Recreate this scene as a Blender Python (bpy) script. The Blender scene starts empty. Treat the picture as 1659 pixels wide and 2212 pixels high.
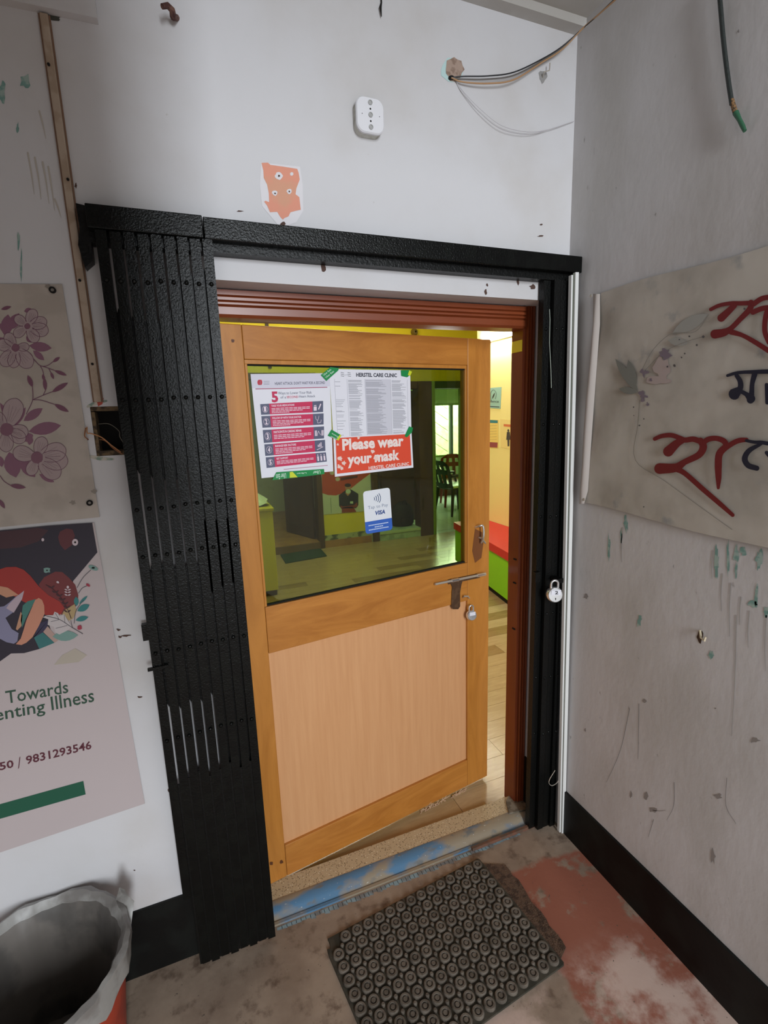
import bpy, bmesh, math, random
import numpy as np
from mathutils import Matrix, Vector
random.seed(7)
SC = bpy.context.scene
COL = SC.collection
# ------------------------------------------------------------------ camera
FPX = 1067.1
RV = np.array([1.73413467, -0.35338746, 0.24383848])
def _rod(w):
    th = np.linalg.norm(w); a = w/th
    K = np.array([[0, -a[2], a[1]], [a[2], 0, -a[0]], [-a[1], a[0], 0]])
    return np.eye(3)+math.sin(th)*K+(1-math.cos(th))*K@K
MC = _rod(RV)
CAM = np.array([-1.16441, -1.33295, 1.55])
cd = bpy.data.cameras.new('camera'); cam = bpy.data.objects.new('camera', cd); COL.objects.link(cam)
cd.sensor_fit = 'AUTO'; cd.sensor_width = 36; cd.lens = FPX/2212*36; cd.clip_start = .02; cd.clip_end = 100
m = Matrix.Identity(4)
for i in range(3):
    m[i][0] = MC[0][i]; m[i][1] = -MC[1][i]; m[i][2] = -MC[2][i]; m[i][3] = CAM[i]
cam.matrix_world = m
SC.camera = cam
# ------------------------------------------------------------------ colour management, world, lights
SC.view_settings.view_transform = 'Standard'; SC.view_settings.look = 'None'
SC.view_settings.gamma = 1; SC.view_settings.exposure = -0.15; SC.view_settings.use_curve_mapping = False
w = bpy.data.worlds.new('world'); SC.world = w; w.use_nodes = True
w.node_tree.nodes['Background'].inputs[0].default_value = (.98, .97, .955, 1)
w.node_tree.nodes['Background'].inputs[1].default_value = 0.88
def area(name, loc, tgt, sx, sy, power, col=(1, 1, 1)):
    l = bpy.data.lights.new(name, 'AREA'); l.shape = 'RECTANGLE'; l.size = sx; l.size_y = sy; l.energy = power; l.color = col
    o = bpy.data.objects.new(name, l); COL.objects.link(o); o.location = loc
    o.rotation_euler = (Vector(tgt)-Vector(loc)).to_track_quat('-Z', 'Y').to_euler(); return o
area('daylight_opening', (-.72, -5.2, 2.3), (-.5, 0, 1.35), .62, 2.2, 200, (.88, .94, 1.0))
area('clinic_fill_light', (-.2, 2.6, 2.95), (-.2, 2.6, 0), 1.2, 1.2, 62, (1, .95, .84))  # overhead area lamp added to light the clinic; no fitting modelled
area('daylight_on_yard_wall', (3.6, 7.5, 2.4), (3.6, 8.2, 1.2), 1.6, .5, 300, (1, 1, .95))
area('consulting_room_daylight', (3.3, 6.8, 1.3), (2.4, 4.6, .6), .6, 1.0, 45, (.95, 1, 1))
# ------------------------------------------------------------------ pixel -> plane helpers (photo frame 1659x2212)
def ray(px, py): return MC.T@np.array([(px-829.5)/FPX, (py-1106)/FPX, 1])
def fY(px, py, y=0.): d = ray(px, py); return CAM+d*(y-CAM[1])/d[1]
def fX(px, py, x=0.): d = ray(px, py); return CAM+d*(x-CAM[0])/d[0]
def fZ(px, py, z=0.): d = ray(px, py); return CAM+d*(z-CAM[2])/d[2]
TH = math.radians(8.5); D0 = np.array([-1.06, .115, 0]); DU = np.array([math.cos(TH), math.sin(TH), 0]); DN = np.array([-math.sin(TH), math.cos(TH), 0])
def fD(px, py, d=0.):
    r = ray(px, py); t = ((D0+DN*d-CAM)@DN)/(r@DN); return CAM+r*t
def DW(u, d, z): return D0+DU*u+DN*d+np.array([0, 0, z])
# ------------------------------------------------------------------ materials
def lin(c):
    return tuple(((x/255/12.92) if x/255 <= .04045 else ((x/255+.055)/1.055)**2.4) for x in c)+(1,)
_M = {}
def mat(name, c, rough=.6, metal=0, c2=None, scale=8, thr=(.45, .6), bump=0, bscale=60, detail=6, stretch=None, spec=.5, c3=None, s3=30, t3=(.62, .66), emit=0):
    if name in _M: return _M[name]
    M = bpy.data.materials.new(name); M.use_nodes = True; nt = M.node_tree; N = nt.nodes; L = nt.links
    b = N['Principled BSDF']; b.inputs['Base Color'].default_value = lin(c); b.inputs['Roughness'].default_value = rough
    b.inputs['Metallic'].default_value = metal; b.inputs['Specular IOR Level'].default_value = spec
    tc = N.new('ShaderNodeTexCoord'); mp = N.new('ShaderNodeMapping'); gm = N.new('ShaderNodeNewGeometry')
    L.new(gm.outputs['Position'], mp.inputs[0])
    if stretch: mp.inputs['Scale'].default_value = stretch
    def noise(s, d=detail):
        n = N.new('ShaderNodeTexNoise'); n.inputs['Scale'].default_value = s; n.inputs['Detail'].default_value = d; L.new(mp.outputs[0], n.inputs['Vector']); return n.outputs['Fac']
    def ramp(f, t):
        r = N.new('ShaderNodeMapRange'); r.inputs[1].default_value = t[0]; r.inputs[2].default_value = t[1]; r.interpolation_type = 'SMOOTHSTEP'; L.new(f, r.inputs[0]); return r.outputs[0]
    cur = None
    def mix(f, a, bb):
        x = N.new('ShaderNodeMix'); x.data_type = 'RGBA'; L.new(f, x.inputs[0])
        if isinstance(a, tuple): x.inputs[6].default_value = a
        else: L.new(a, x.inputs[6])
        x.inputs[7].default_value = bb; return x.outputs[2]
    if c2 is not None:
        cur = mix(ramp(noise(scale), thr), lin(c), lin(c2))
    if c3 is not None:
        cur = mix(ramp(noise(s3), t3), cur if cur is not None else lin(c), lin(c3))
    if cur is not None: L.new(cur, b.inputs['Base Color'])
    if bump:
        bp = N.new('ShaderNodeBump'); bp.inputs['Strength'].default_value = min(1, bump); bp.inputs['Distance'].default_value = .002 if bump <= 1 else .004
        L.new(noise(bscale, 3), bp.inputs['Height']); L.new(bp.outputs[0], b.inputs['Normal'])
    if emit:
        b.inputs['Emission Color'].default_value = lin(c); b.inputs['Emission Strength'].default_value = emit
    _M[name] = M; return M
def flat(c, rough=.55): return mat('print_%d_%d_%d_%d' % (*c, int(rough*100)), c, rough)
def wood(name, c1, c2, scale=3, stretch=(1, 1, 12), rough=.4, dist=4, thr=(.3, .7)):
    if name in _M: return _M[name]
    M = bpy.data.materials.new(name); M.use_nodes = True; N = M.node_tree.nodes; L = M.node_tree.links; b = N['Principled BSDF']
    gm = N.new('ShaderNodeTexCoord'); mp = N.new('ShaderNodeMapping'); mp.inputs['Scale'].default_value = stretch; L.new(gm.outputs['Object'], mp.inputs[0])
    n = N.new('ShaderNodeTexNoise'); n.inputs['Scale'].default_value = scale; n.inputs['Detail'].default_value = 8; n.inputs['Distortion'].default_value = dist*.3; n.inputs['Roughness'].default_value = .65
    L.new(mp.outputs[0], n.inputs['Vector'])
    r = N.new('ShaderNodeMapRange'); r.inputs[1].default_value = thr[0]; r.inputs[2].default_value = thr[1]; L.new(n.outputs['Fac'], r.inputs[0])
    x = N.new('ShaderNodeMix'); x.data_type = 'RGBA'; x.inputs[6].default_value = lin(c1); x.inputs[7].default_value = lin(c2); L.new(r.outputs[0], x.inputs[0]); L.new(x.outputs[2], b.inputs['Base Color'])
    bp = N.new('ShaderNodeBump'); bp.inputs['Strength'].default_value = .12; bp.inputs['Distance'].default_value = .001; L.new(n.outputs['Fac'], bp.inputs['Height']); L.new(bp.outputs[0], b.inputs['Normal'])
    b.inputs['Roughness'].default_value = rough; _M[name] = M; return M
M_WALL = mat('whitewashed_plaster', (208, 207, 209), .75, c2=(196, 192, 189), scale=2.6, thr=(.42, .75), bump=.3, bscale=45, c3=(170, 165, 158), s3=55, t3=(.72, .82))
M_WALLR = mat('scuffed_grey_plaster', (200, 198, 198), .75, c2=(184, 181, 178), scale=4, thr=(.4, .7), bump=.35, bscale=50, c3=(110, 104, 100), s3=38, t3=(.68, .80), stretch=(1, 1, .55))
M_CEIL = mat('ceiling_plaster', (200, 198, 194), .8, c2=(180, 176, 170), scale=3)
M_BLACK = mat('gloss_black_enamel', (8, 9, 8), .25, bump=.5, bscale=260, c2=(12, 14, 12), scale=30, spec=.2)
M_BLACKS = mat('black_skirting_paint', (9, 9, 8), .5, bump=.3, bscale=40, c2=(17, 19, 17), scale=9, spec=.25)
M_BLACK2 = mat('dull_black_enamel', (9, 10, 9), .4, bump=.6, bscale=160, spec=.25)
M_DARK = mat('matt_black', (12, 10, 9), .9)  # plain black shared by holes, gaskets, eyelets and small fittings
M_FRAME = wood('red_brown_varnished_frame', (112, 52, 26), (140, 68, 34), 4, (1, 1, .25), .32)
M_FRAMEH = wood('red_brown_varnished_head', (112, 52, 26), (145, 72, 38), 4, (.2, 1, 1.4), .32)
M_OAKV = wood('honey_varnished_stile', (172, 110, 42), (200, 134, 58), 5, (3, 3, .5), .38)
M_OAKH = wood('honey_varnished_rail', (166, 102, 38), (200, 134, 60), 5, (.6, 3, 3.2), .38)
M_LAM = wood('pale_laminate_panel', (208, 152, 104), (218, 164, 116), 9, (7, 3, .35), .45, dist=1)
M_CHROME = mat('scratched_chrome', (222, 222, 222), .25, .85)
M_STEEL = mat('dull_steel', (205, 198, 186), .4, .55)
M_GAL = mat('tarnished_bronze_plate', (88, 64, 46), .5, .3, c2=(104, 78, 56), scale=60)
M_PVC = mat('white_pvc', (222, 223, 220), .4)
M_PVCG = mat('shaded_pvc', (92, 96, 84), .6)  # inner web of the white trunking, its shadow put into the colour
M_BEIGE = mat('beige_painted_trunking', (176, 158, 140), .6, c2=(160, 140, 120), scale=20)
M_BROWNED = mat('dark_brown_edge', (128, 98, 78), .7)  # darker brown along the two edge grooves of the conduit
M_PAPER = mat('white_paper', (228, 228, 236), .5)
M_YEL = mat('yellow_emulsion', (248, 226, 58), .6)
M_YELS = mat('chrome_yellow_emulsion', (236, 220, 40), .6)
M_LIME = mat('lime_laminate', (130, 205, 20), .35)
M_RED = mat('red_rexine', (196, 40, 44), .45, bump=.3, bscale=30)
M_DWOOD = wood('dark_brown_polish', (66, 46, 26), (92, 66, 38), 4, (3, 3, .5), .4)
M_GWALL = mat('pale_green_wall', (190, 214, 170), .7)
M_GFRAME = mat('green_grey_joinery', (140, 168, 92), .5)
M_WWALL = mat('off_white_inner_wall', (208, 212, 196), .7, c2=(170, 172, 150), scale=5, thr=(.55, .75))
M_BLKPL = mat('black_plastic', (18, 20, 24), .35)
M_MARPL = mat('maroon_plastic', (132, 44, 40), .35)
M_TILE = mat('pale_floor_tile', (200, 212, 214), .2)
M_RUB = mat('dusty_grey_rubber', (106, 97, 86), .8, c2=(84, 76, 66), scale=35, thr=(.4, .65), bump=.5, bscale=200)
M_RUBD = mat('rubber_mat_base', (66, 61, 50), .85, c2=(48, 46, 36), scale=20, bump=.5, bscale=150)
M_COIR = mat('worn_brown_coir', (98, 76, 60), .95, c2=(74, 56, 44), scale=60, bump=1.5, bscale=260)
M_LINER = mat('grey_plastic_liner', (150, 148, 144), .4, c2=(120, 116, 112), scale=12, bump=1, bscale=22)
M_LINERIN = mat('shaded_liner_inside', (112, 106, 100), .5, c2=(88, 84, 80), scale=8, bump=1, bscale=16)  # same bag plastic, darkened to paint in the shade inside the bin
M_BIN = mat('brick_red_bucket_plastic', (170, 62, 40), .45, c2=(150, 52, 36), scale=14)
M_TEAL = mat('old_turquoise_paint', (118, 156, 148), .75, c2=(160, 180, 172), scale=50)
M_SALMON = mat('old_salmon_paint', (222, 150, 126), .75, c2=(212, 156, 128), scale=12)
M_PATCH = mat('scraped_white_edge', (222, 219, 222), .8)
M_SOIL = mat('grey_dirt_smear', (138, 132, 126), .9)
M_GREY = mat('mid_dirt', (112, 106, 100), .9)
M_BANNER = mat('dusty_banner_cloth', (188, 182, 172), .8, c2=(166, 160, 150), scale=6, thr=(.4, .7), bump=1.6, bscale=7, c3=(150, 150, 148), s3=14, t3=(.60, .75))
M_FLEX = mat('dusty_flex_sheet', (182, 172, 162), .6, c2=(172, 162, 152), scale=14)
M_POST = mat('poster_sheet_pinkish', (188, 176, 176), .5)
M_LAV = flat((68, 60, 92))
# tinted glass: real transmitting pane
def glass():
    M = bpy.data.materials.new('green_tinted_glass'); M.use_nodes = True; N = M.node_tree.nodes; L = M.node_tree.links
    for n in list(N):
        if n.type == 'BSDF_PRINCIPLED': N.remove(n)
    out = [n for n in N if n.type == 'OUTPUT_MATERIAL'][0]
    t = N.new('ShaderNodeBsdfTransparent'); t.inputs[0].default_value = (.56, .66, .46, 1)
    g = N.new('ShaderNodeBsdfGlossy'); g.inputs['Roughness'].default_value = .02; g.inputs[0].default_value = (1, 1, 1, 1)
    mx = N.new('ShaderNodeMixShader'); mx.inputs[0].default_value = .05; L.new(t.outputs[0], mx.inputs[1]); L.new(g.outputs[0], mx.inputs[2]); L.new(mx.outputs[0], out.inputs[0]); return M
M_GLASS = glass()
def floor_mat():
    M = bpy.data.materials.new('worn_red_oxide_cement'); M.use_nodes = True; N = M.node_tree.nodes; L = M.node_tree.links; b = N['Principled BSDF']
    g = N.new('ShaderNodeNewGeometry')
    def noise(s, d=8, off=0):
        mp = N.new('ShaderNodeMapping'); mp.inputs['Location'].default_value = (off, off, 0); L.new(g.outputs['Position'], mp.inputs[0])
        n = N.new('ShaderNodeTexNoise'); n.inputs['Scale'].default_value = s; n.inputs['Detail'].default_value = d; n.inputs['Roughness'].default_value = .62; L.new(mp.outputs[0], n.inputs['Vector']); return n.outputs['Fac']
    def rng(f, a, c):
        r = N.new('ShaderNodeMapRange'); r.inputs[1].default_value = a; r.inputs[2].default_value = c; r.interpolation_type = 'SMOOTHSTEP'; L.new(f, r.inputs[0]); return r.outputs[0]
    def mix(f, a, c):
        x = N.new('ShaderNodeMix'); x.data_type = 'RGBA'; L.new(f, x.inputs[0])
        for i, v in ((6, a), (7, c)):
            if isinstance(v, tuple): x.inputs[i].default_value = v
            else: L.new(v, x.inputs[i])
        return x.outputs[2]
    def mul(a, c):
        x = N.new('ShaderNodeMath'); x.operation = 'MULTIPLY'; L.new(a, x.inputs[0]); L.new(c, x.inputs[1]); return x.outputs[0]
    def add(a, k, c=None):
        x = N.new('ShaderNodeMath'); x.operation = 'ADD'; L.new(a, x.inputs[0])
        if c is None: x.inputs[1].default_value = k
        else: L.new(c, x.inputs[1])
        return x.outputs[0]
    sx = N.new('ShaderNodeSeparateXYZ'); L.new(g.outputs['Position'], sx.inputs[0])
    base = mix(rng(noise(5), .35, .65), lin((136, 118, 102)), lin((160, 142, 124)))
    base = mix(rng(noise(16, 8, 3), .5, .7), base, lin((104, 86, 72)))
    # red paint surviving on the right of the mat
    m1 = rng(sx.outputs[0], -.46, -.26); inv = rng(sx.outputs[1], -.06, -.24)
    red = mul(m1, inv); red = rng(add(red, 0, noise(6.5, 8, 1)), .98, 1.2)
    red = mul(red, rng(noise(9, 8, 9), .36, .46))
    col = mix(red, base, lin((146, 90, 72)))
    pink = mul(rng(sx.outputs[1], -.40, -.52), rng(noise(5, 6, 5), .42, .58))
    col = mix(pink, col, lin((196, 172, 160)))
    col = mix(rng(noise(70, 4, 2), .66, .72), col, lin((92, 80, 70)))
    L.new(col, b.inputs['Base Color']); b.inputs['Roughness'].default_value = .62
    bp = N.new('ShaderNodeBump'); bp.inputs['Strength'].default_value = .3; bp.inputs['Distance'].default_value = .003; L.new(noise(22), bp.inputs['Height']); L.new(bp.outputs[0], b.inputs['Normal'])
    return M
M_FLOOR = floor_mat()
def sill_mat():
    M = bpy.data.materials.new('flaking_blue_sill_paint'); M.use_nodes = True; N = M.node_tree.nodes; L = M.node_tree.links; b = N['Principled BSDF']
    g = N.new('ShaderNodeNewGeometry'); mp = N.new('ShaderNodeMapping'); mp.inputs['Scale'].default_value = (1, 2.2, 1); mp.inputs['Location'].default_value = (.37, 0, 0); L.new(g.outputs['Position'], mp.inputs[0])
    def noise(s, d=8):
        n = N.new('ShaderNodeTexNoise'); n.inputs['Scale'].default_value = s; n.inputs['Detail'].default_value = d; L.new(mp.outputs[0], n.inputs['Vector']); return n.outputs['Fac']
    def rng(f, a, c):
        r = N.new('ShaderNodeMapRange'); r.inputs[1].default_value = a; r.inputs[2].default_value = c; L.new(f, r.inputs[0]); return r.outputs[0]
    def mix(f, a, c):
        x = N.new('ShaderNodeMix'); x.data_type = 'RGBA'; L.new(f, x.inputs[0])
        for i, v in ((6, a), (7, c)):
            if isinstance(v, tuple): x.inputs[i].default_value = v
            else: L.new(v, x.inputs[i])
        return x.outputs[2]
    c = mix(rng(noise(4.5), .47, .55), lin((150, 138, 118)), lin((84, 126, 160)))
    c = mix(rng(noise(13), .58, .66), c, lin((112, 116, 116)))
    c = mix(rng(noise(80, 3), .70, .74), c, lin((200, 200, 196)))
    L.new(c, b.inputs['Base Color']); b.inputs['Roughness'].default_value = .55; return M
M_SILL = sill_mat()
def terrazzo():
    M = bpy.data.materials.new('buff_terrazzo'); M.use_nodes = True; N = M.node_tree.nodes; L = M.node_tree.links; b = N['Principled BSDF']
    g = N.new('ShaderNodeNewGeometry')
    def vor(s, a, c):
        v = N.new('ShaderNodeTexVoronoi'); v.inputs['Scale'].default_value = s; L.new(g.outputs['Position'], v.inputs['Vector'])
        r = N.new('ShaderNodeMapRange'); r.inputs[1].default_value = a; r.inputs[2].default_value = c; L.new(v.outputs['Distance'], r.inputs[0]); return r.outputs[0]
    x = N.new('ShaderNodeMix'); x.data_type = 'RGBA'; L.new(vor(150, .22, .28), x.inputs[0]); x.inputs[6].default_value = lin((104, 88, 64)); x.inputs[7].default_value = lin((194, 174, 140))
    y = N.new('ShaderNodeMix'); y.data_type = 'RGBA'; L.new(vor(95, .16, .2), y.inputs[0]); y.inputs[6].default_value = lin((226, 216, 190)); L.new(x.outputs[2], y.inputs[7])
    L.new(y.outputs[2], b.inputs['Base Color']); b.inputs['Roughness'].default_value = .5; return M
M_TERR = terrazzo()
# ------------------------------------------------------------------ mesh building
WM = {}
class MB:
    def __init__(s): s.v = []; s.f = []; s.mi = []; s.cur = 0
    def add(s, vs, fs):
        o = len(s.v); s.v += [tuple(map(float, v)) for v in vs]; s.f += [tuple(i+o for i in f) for f in fs]; s.mi += [s.cur]*len(fs); return s
    def box(s, x0, x1, y0, y1, z0, z1, b=0):
        if b:
            b = min(b, (x1-x0)/2.01, (y1-y0)/2.01, (z1-z0)/2.01)
            bm = bmesh.new(); bmesh.ops.create_cube(bm, size=1)
            for v in bm.verts: v.co = ((x0+x1)/2+v.co.x*(x1-x0), (y0+y1)/2+v.co.y*(y1-y0), (z0+z1)/2+v.co.z*(z1-z0))
            bmesh.ops.bevel(bm, geom=list(bm.edges), offset=b, segments=2, affect='EDGES', profile=.5)
            bm.verts.index_update(); s.add([v.co[:] for v in bm.verts], [[v.index for v in f.verts] for f in bm.faces]); bm.free(); return s
        vs = [(x, y, z) for x in (x0, x1) for y in (y0, y1) for z in (z0, z1)]
        return s.add(vs, [(0, 1, 3, 2), (4, 6, 7, 5), (0, 4, 5, 1), (2, 3, 7, 6), (0, 2, 6, 4), (1, 5, 7, 3)])
    def bar(s, a, b, wd, th, up=(0, 0, 1)):      # rectangular bar from a to b
        a = Vector(a); b = Vector(b); d = (b-a).normalized(); sd = d.cross(Vector(up))
        if sd.length < 1e-4: sd = d.cross(Vector((1, 0, 0)))
        sd.normalize(); n = sd.cross(d); vs = []
        for p in (a, b):
            for i, j in ((-1, -1), (1, -1), (1, 1), (-1, 1)): vs.append(p+sd*i*wd/2+n*j*th/2)
        return s.add(vs, [(0, 1, 2, 3), (7, 6, 5, 4), (0, 4, 5, 1), (1, 5, 6, 2), (2, 6, 7, 3), (3, 7, 4, 0)])
    def tube(s, pts, r, n=8, cap=True):
        pts = [Vector(p) for p in pts]; rs = r if isinstance(r, (list, tuple)) else [r]*len(pts); vs = []; fs = []; pn = None
        for i, p in enumerate(pts):
            t = (pts[min(i+1, len(pts)-1)]-pts[max(i-1, 0)]).normalized()
            if pn is None:
                pn = t.orthogonal().normalized()
            else:
                pn = (pn-t*pn.dot(t)); pn = pn.normalized() if pn.length > 1e-6 else t.orthogonal().normalized()
            bn = t.cross(pn)
            for k in range(n): a = 2*math.pi*k/n; vs.append(p+(pn*math.cos(a)+bn*math.sin(a))*rs[i])
        for i in range(len(pts)-1):
            for k in range(n): fs.append((i*n+k, i*n+(k+1) % n, (i+1)*n+(k+1) % n, (i+1)*n+k))
        if cap: fs.append(tuple(range(n))[::-1]); fs.append(tuple((len(pts)-1)*n+k for k in range(n)))
        return s.add(vs, fs)
    def lathe(s, prof, c=(0, 0, 0), n=32, ax=(0, 0, 1)):     # prof: (r, h) list along axis
        ax = Vector(ax).normalized(); u = ax.orthogonal().normalized(); w_ = ax.cross(u); c = Vector(c); vs = []; fs = []
        for r, h in prof:
            for k in range(n): a = 2*math.pi*k/n; vs.append(c+ax*h+(u*math.cos(a)+w_*math.sin(a))*r)
        for i in range(len(prof)-1):
            for k in range(n): fs.append((i*n+k, i*n+(k+1) % n, (i+1)*n+(k+1) % n, (i+1)*n+k))
        return s.add(vs, fs)
    def prism(s, poly, ax, a, b):      # poly of 2D points extruded along axis 0/1/2 from a to b
        def mk(p, t):
            if ax == 0: return (t, p[0], p[1])
            if ax == 1: return (p[0], t, p[1])
            return (p[0], p[1], t)
        n = len(poly)
        return s.add([mk(p, a) for p in poly]+[mk(p, b) for p in poly], [tuple(range(n))[::-1], tuple(range(n, 2*n))]+[(i, (i+1) % n, n+(i+1) % n, n+i) for i in range(n)])
    def poly(s, pts): return s.add(pts, [tuple(range(len(pts)))])
    def build(s, name, mats, parent=None, smooth=False, local=False, kind=None, label=None, cat=None, group=None):
        me = bpy.data.meshes.new(name); v = np.array(s.v)
        lo, hi = v.min(0), v.max(0); c = np.array([(lo[0]+hi[0])/2, (lo[1]+hi[1])/2, lo[2]])
        me.from_pydata([tuple(x) for x in (v-c)], [], s.f)
        if not isinstance(mats, (list, tuple)): mats = [mats]
        for mm in mats: me.materials.append(mm)
        for p, i in zip(me.polygons, s.mi): p.material_index = i
        if smooth:
            for p in me.polygons: p.use_smooth = True
            me.set_sharp_from_angle(angle=math.radians(38))
        me.validate(); me.update()
        o = bpy.data.objects.new(name, me); COL.objects.link(o); o.location = c
        bm = bmesh.new(); bm.from_mesh(me); bmesh.ops.recalc_face_normals(bm, faces=bm.faces); bm.to_mesh(me); bm.free()
        par(o, parent, local); tag(o, label, cat, group, kind); return o
def par(o, parent, local=False):
    W = Matrix.LocRotScale(o.location, o.rotation_euler, o.scale)
    if parent is not None:
        o.parent = parent
        if not local: o.matrix_parent_inverse = WM[parent.name].inverted(); WM[o.name] = W
        else: WM[o.name] = WM[parent.name] @ W
    else: WM[o.name] = W
def tag(o, label=None, cat=None, group=None, kind=None):
    if label: o['label'] = label
    if cat: o['category'] = cat
    if group: o['group'] = group
    if kind: o['kind'] = kind
def empty(name, loc, rz=0, label=None, cat=None, group=None, kind=None):
    o = bpy.data.objects.new(name, None); COL.objects.link(o); o.location = loc; o.rotation_euler = (0, 0, rz); o.empty_display_size = .05
    WM[o.name] = Matrix.LocRotScale(Vector(loc), o.rotation_euler, Vector((1, 1, 1))); tag(o, label, cat, group, kind); return o
def dup(src, loc, parent=None, name=None, rot=None):      # linked-mesh copy
    o = src.copy(); COL.objects.link(o); o.parent = None; o.location = loc
    if rot is not None: o.rotation_euler = rot
    for k in ('label', 'category', 'group'):
        if k in o.keys() and parent is not None: del o[k]
    par(o, parent); return o
def smooth_pts(pts, n=6):      # Catmull-Rom through points
    P = [np.array(p, float) for p in pts]; P = [2*P[0]-P[1]]+P+[2*P[-1]-P[-2]]; out = []
    for i in range(1, len(P)-2):
        for k in range(n):
            t = k/n; a, b, c, d = P[i-1:i+3]
            out.append(.5*((2*b)+(-a+c)*t+(2*a-5*b+4*c-d)*t*t+(-a+3*b-3*c+d)*t**3))
    out.append(P[-2]); return out
def ribbon_px(mb, pts, wds, fn, n=5, round_end=True):       # brush stroke in the printed sheet's plane
    _b(fn)
    P = smooth_pts([(p[0], p[1]) for p in pts], n); m_ = len(P)
    ws = np.interp(np.linspace(0, 1, m_), np.linspace(0, 1, len(wds)), wds) if isinstance(wds, (list, tuple)) else [wds]*m_
    L_, R_ = [], []
    for i, p in enumerate(P):
        t = P[min(i+1, m_-1)]-P[max(i-1, 0)]; t = t/(np.linalg.norm(t)+1e-9); nn = np.array([-t[1], t[0]])*ws[i]/2
        L_.append(p+nn); R_.append(p-nn)
    vs = [fn(*p) for p in L_]+[fn(*p) for p in R_]
    mb.add(vs, [(i, i+1, m_+i+1, m_+i) for i in range(m_-1)])
    if round_end:
        for e in (0, m_-1):
            if ws[e] > 1.5:
                t = (P[0]-P[1]) if e == 0 else (P[-1]-P[-2]); a0 = math.atan2(t[1], t[0])
                mb.poly([fn(P[e][0]+math.cos(a)*ws[e]/2, P[e][1]+math.sin(a)*ws[e]/2) for a in np.linspace(a0-math.pi/2, a0+math.pi/2, 8)])
def blob_px(mb, cx, cy, rx, ry, fn, rot=0, n=14, jag=0):
    _b(fn)
    pts = []
    for a in np.linspace(0, 2*math.pi, n+1)[:-1]:
        k = 1+random.uniform(-jag, jag); x = math.cos(a)*rx*k; y = math.sin(a)*ry*k
        pts.append(fn(cx+x*math.cos(rot)-y*math.sin(rot), cy+x*math.sin(rot)+y*math.cos(rot)))
    mb.poly(pts)
_PL = {}
def PLc(key, f, l):
    if (key, l) not in _PL: _PL[(key, l)] = PL(f, l)
    return _PL[(key, l)]
class PL:
    def __init__(s, f, l): s.f = f; s.l = l; s.k = 0
    def bump(s): s.k = (s.k+1) % 40
    def __call__(s, x, y): return s.f(x, y, s.l+s.k*.000008)
def _b(fn):
    if hasattr(fn, 'bump'): fn.bump()
def leaf_px(mb, a, b, wd, fn, n=6):       # pointed leaf from a to b
    _b(fn)
    a = np.array(a, float); b = np.array(b, float); d = b-a; nn = np.array([-d[1], d[0]])/np.linalg.norm(d)
    ts = np.linspace(0, 1, n+1); up = [a+d*t+nn*wd/2*math.sin(math.pi*t)**.8 for t in ts]; dn = [a+d*t-nn*wd/2*math.sin(math.pi*t)**.8 for t in ts[1:-1]][::-1]
    mb.poly([fn(*p) for p in up+dn])
def petal_px(mb, a, b, wd, fn):
    _b(fn)
    a = np.array(a, float); b = np.array(b, float); d = b-a; nn = np.array([-d[1], d[0]])/np.linalg.norm(d)
    pr = [(0, .12), (.2, .6), (.45, .95), (.7, 1), (.88, .75), (.97, .35)]
    up = [a+d*t+nn*wd/2*w_ for t, w_ in pr]; dn = [a+d*t-nn*wd/2*w_ for t, w_ in pr][::-1]
    mb.poly([fn(*p) for p in up+[b]+dn]); return up+[b]+dn
_TC = {}
def text_pts(body, bold=0):
    key = (body, bold)
    if key not in _TC:
        cu = bpy.data.curves.new('t', 'FONT'); cu.body = body; cu.size = 1; cu.resolution_u = 2; cu.offset = bold
        ob = bpy.data.objects.new('t', cu); COL.objects.link(ob); dg = bpy.context.evaluated_depsgraph_get(); dg.update()
        me = ob.evaluated_get(dg).to_mesh(); v = np.array([x.co[:2] for x in me.vertices]); f = [tuple(p.vertices) for p in me.polygons]
        ob.evaluated_get(dg).to_mesh_clear(); bpy.data.objects.remove(ob); bpy.data.curves.remove(cu)
        _TC[key] = (v, f)
    return _TC[key]
def text_to(mb, body, O, U, V, bold=0, cap=.70, serif=False):      # O baseline start, U full width vector, V cap height vector
    v, f = text_pts(body, bold); x0, x1 = v[:, 0].min(), v[:, 0].max(); O, U, V = map(np.array, (O, U, V))
    mb.add([O+U*((p[0]-x0)/(x1-x0))+V*(p[1]/cap) for p in v], f)
class Panel:       # flat sheet with corners TL,TR,BR,BL in 3D; u right, v down in 0..1
    def __init__(s, TL, TR, BR, BL, n): s.c = [np.array(x, float) for x in (TL, TR, BR, BL)]; s.n = np.array(n, float)
    def pt(s, u, v, l=0): a, b, c, d = s.c; return (a*(1-u)+b*u)*(1-v)+(d*(1-u)+c*u)*v+s.n*l
    def rect(s, mb, u0, v0, u1, v1, l): mb.poly([s.pt(u0, v0, l), s.pt(u1, v0, l), s.pt(u1, v1, l), s.pt(u0, v1, l)])
    def sheet(s, name, m_, th=.0008, **k):
        mb = MB(); f = [s.pt(u, v, 0) for u, v in ((0, 0), (1, 0), (1, 1), (0, 1))]; b = [p-s.n*th for p in f]
        mb.add(f+b, [(0, 1, 2, 3), (7, 6, 5, 4), (0, 4, 5, 1), (1, 5, 6, 2), (2, 6, 7, 3), (3, 7, 4, 0)]); return mb.build(name, m_, **k)
    def text(s, mb, body, u, v, w_, h, l=.0006, bold=0): text_to(mb, body, s.pt(u, v, l), s.pt(u+w_, v, l)-s.pt(u, v, l), s.pt(u, v-h, l)-s.pt(u, v, l), bold)
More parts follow.
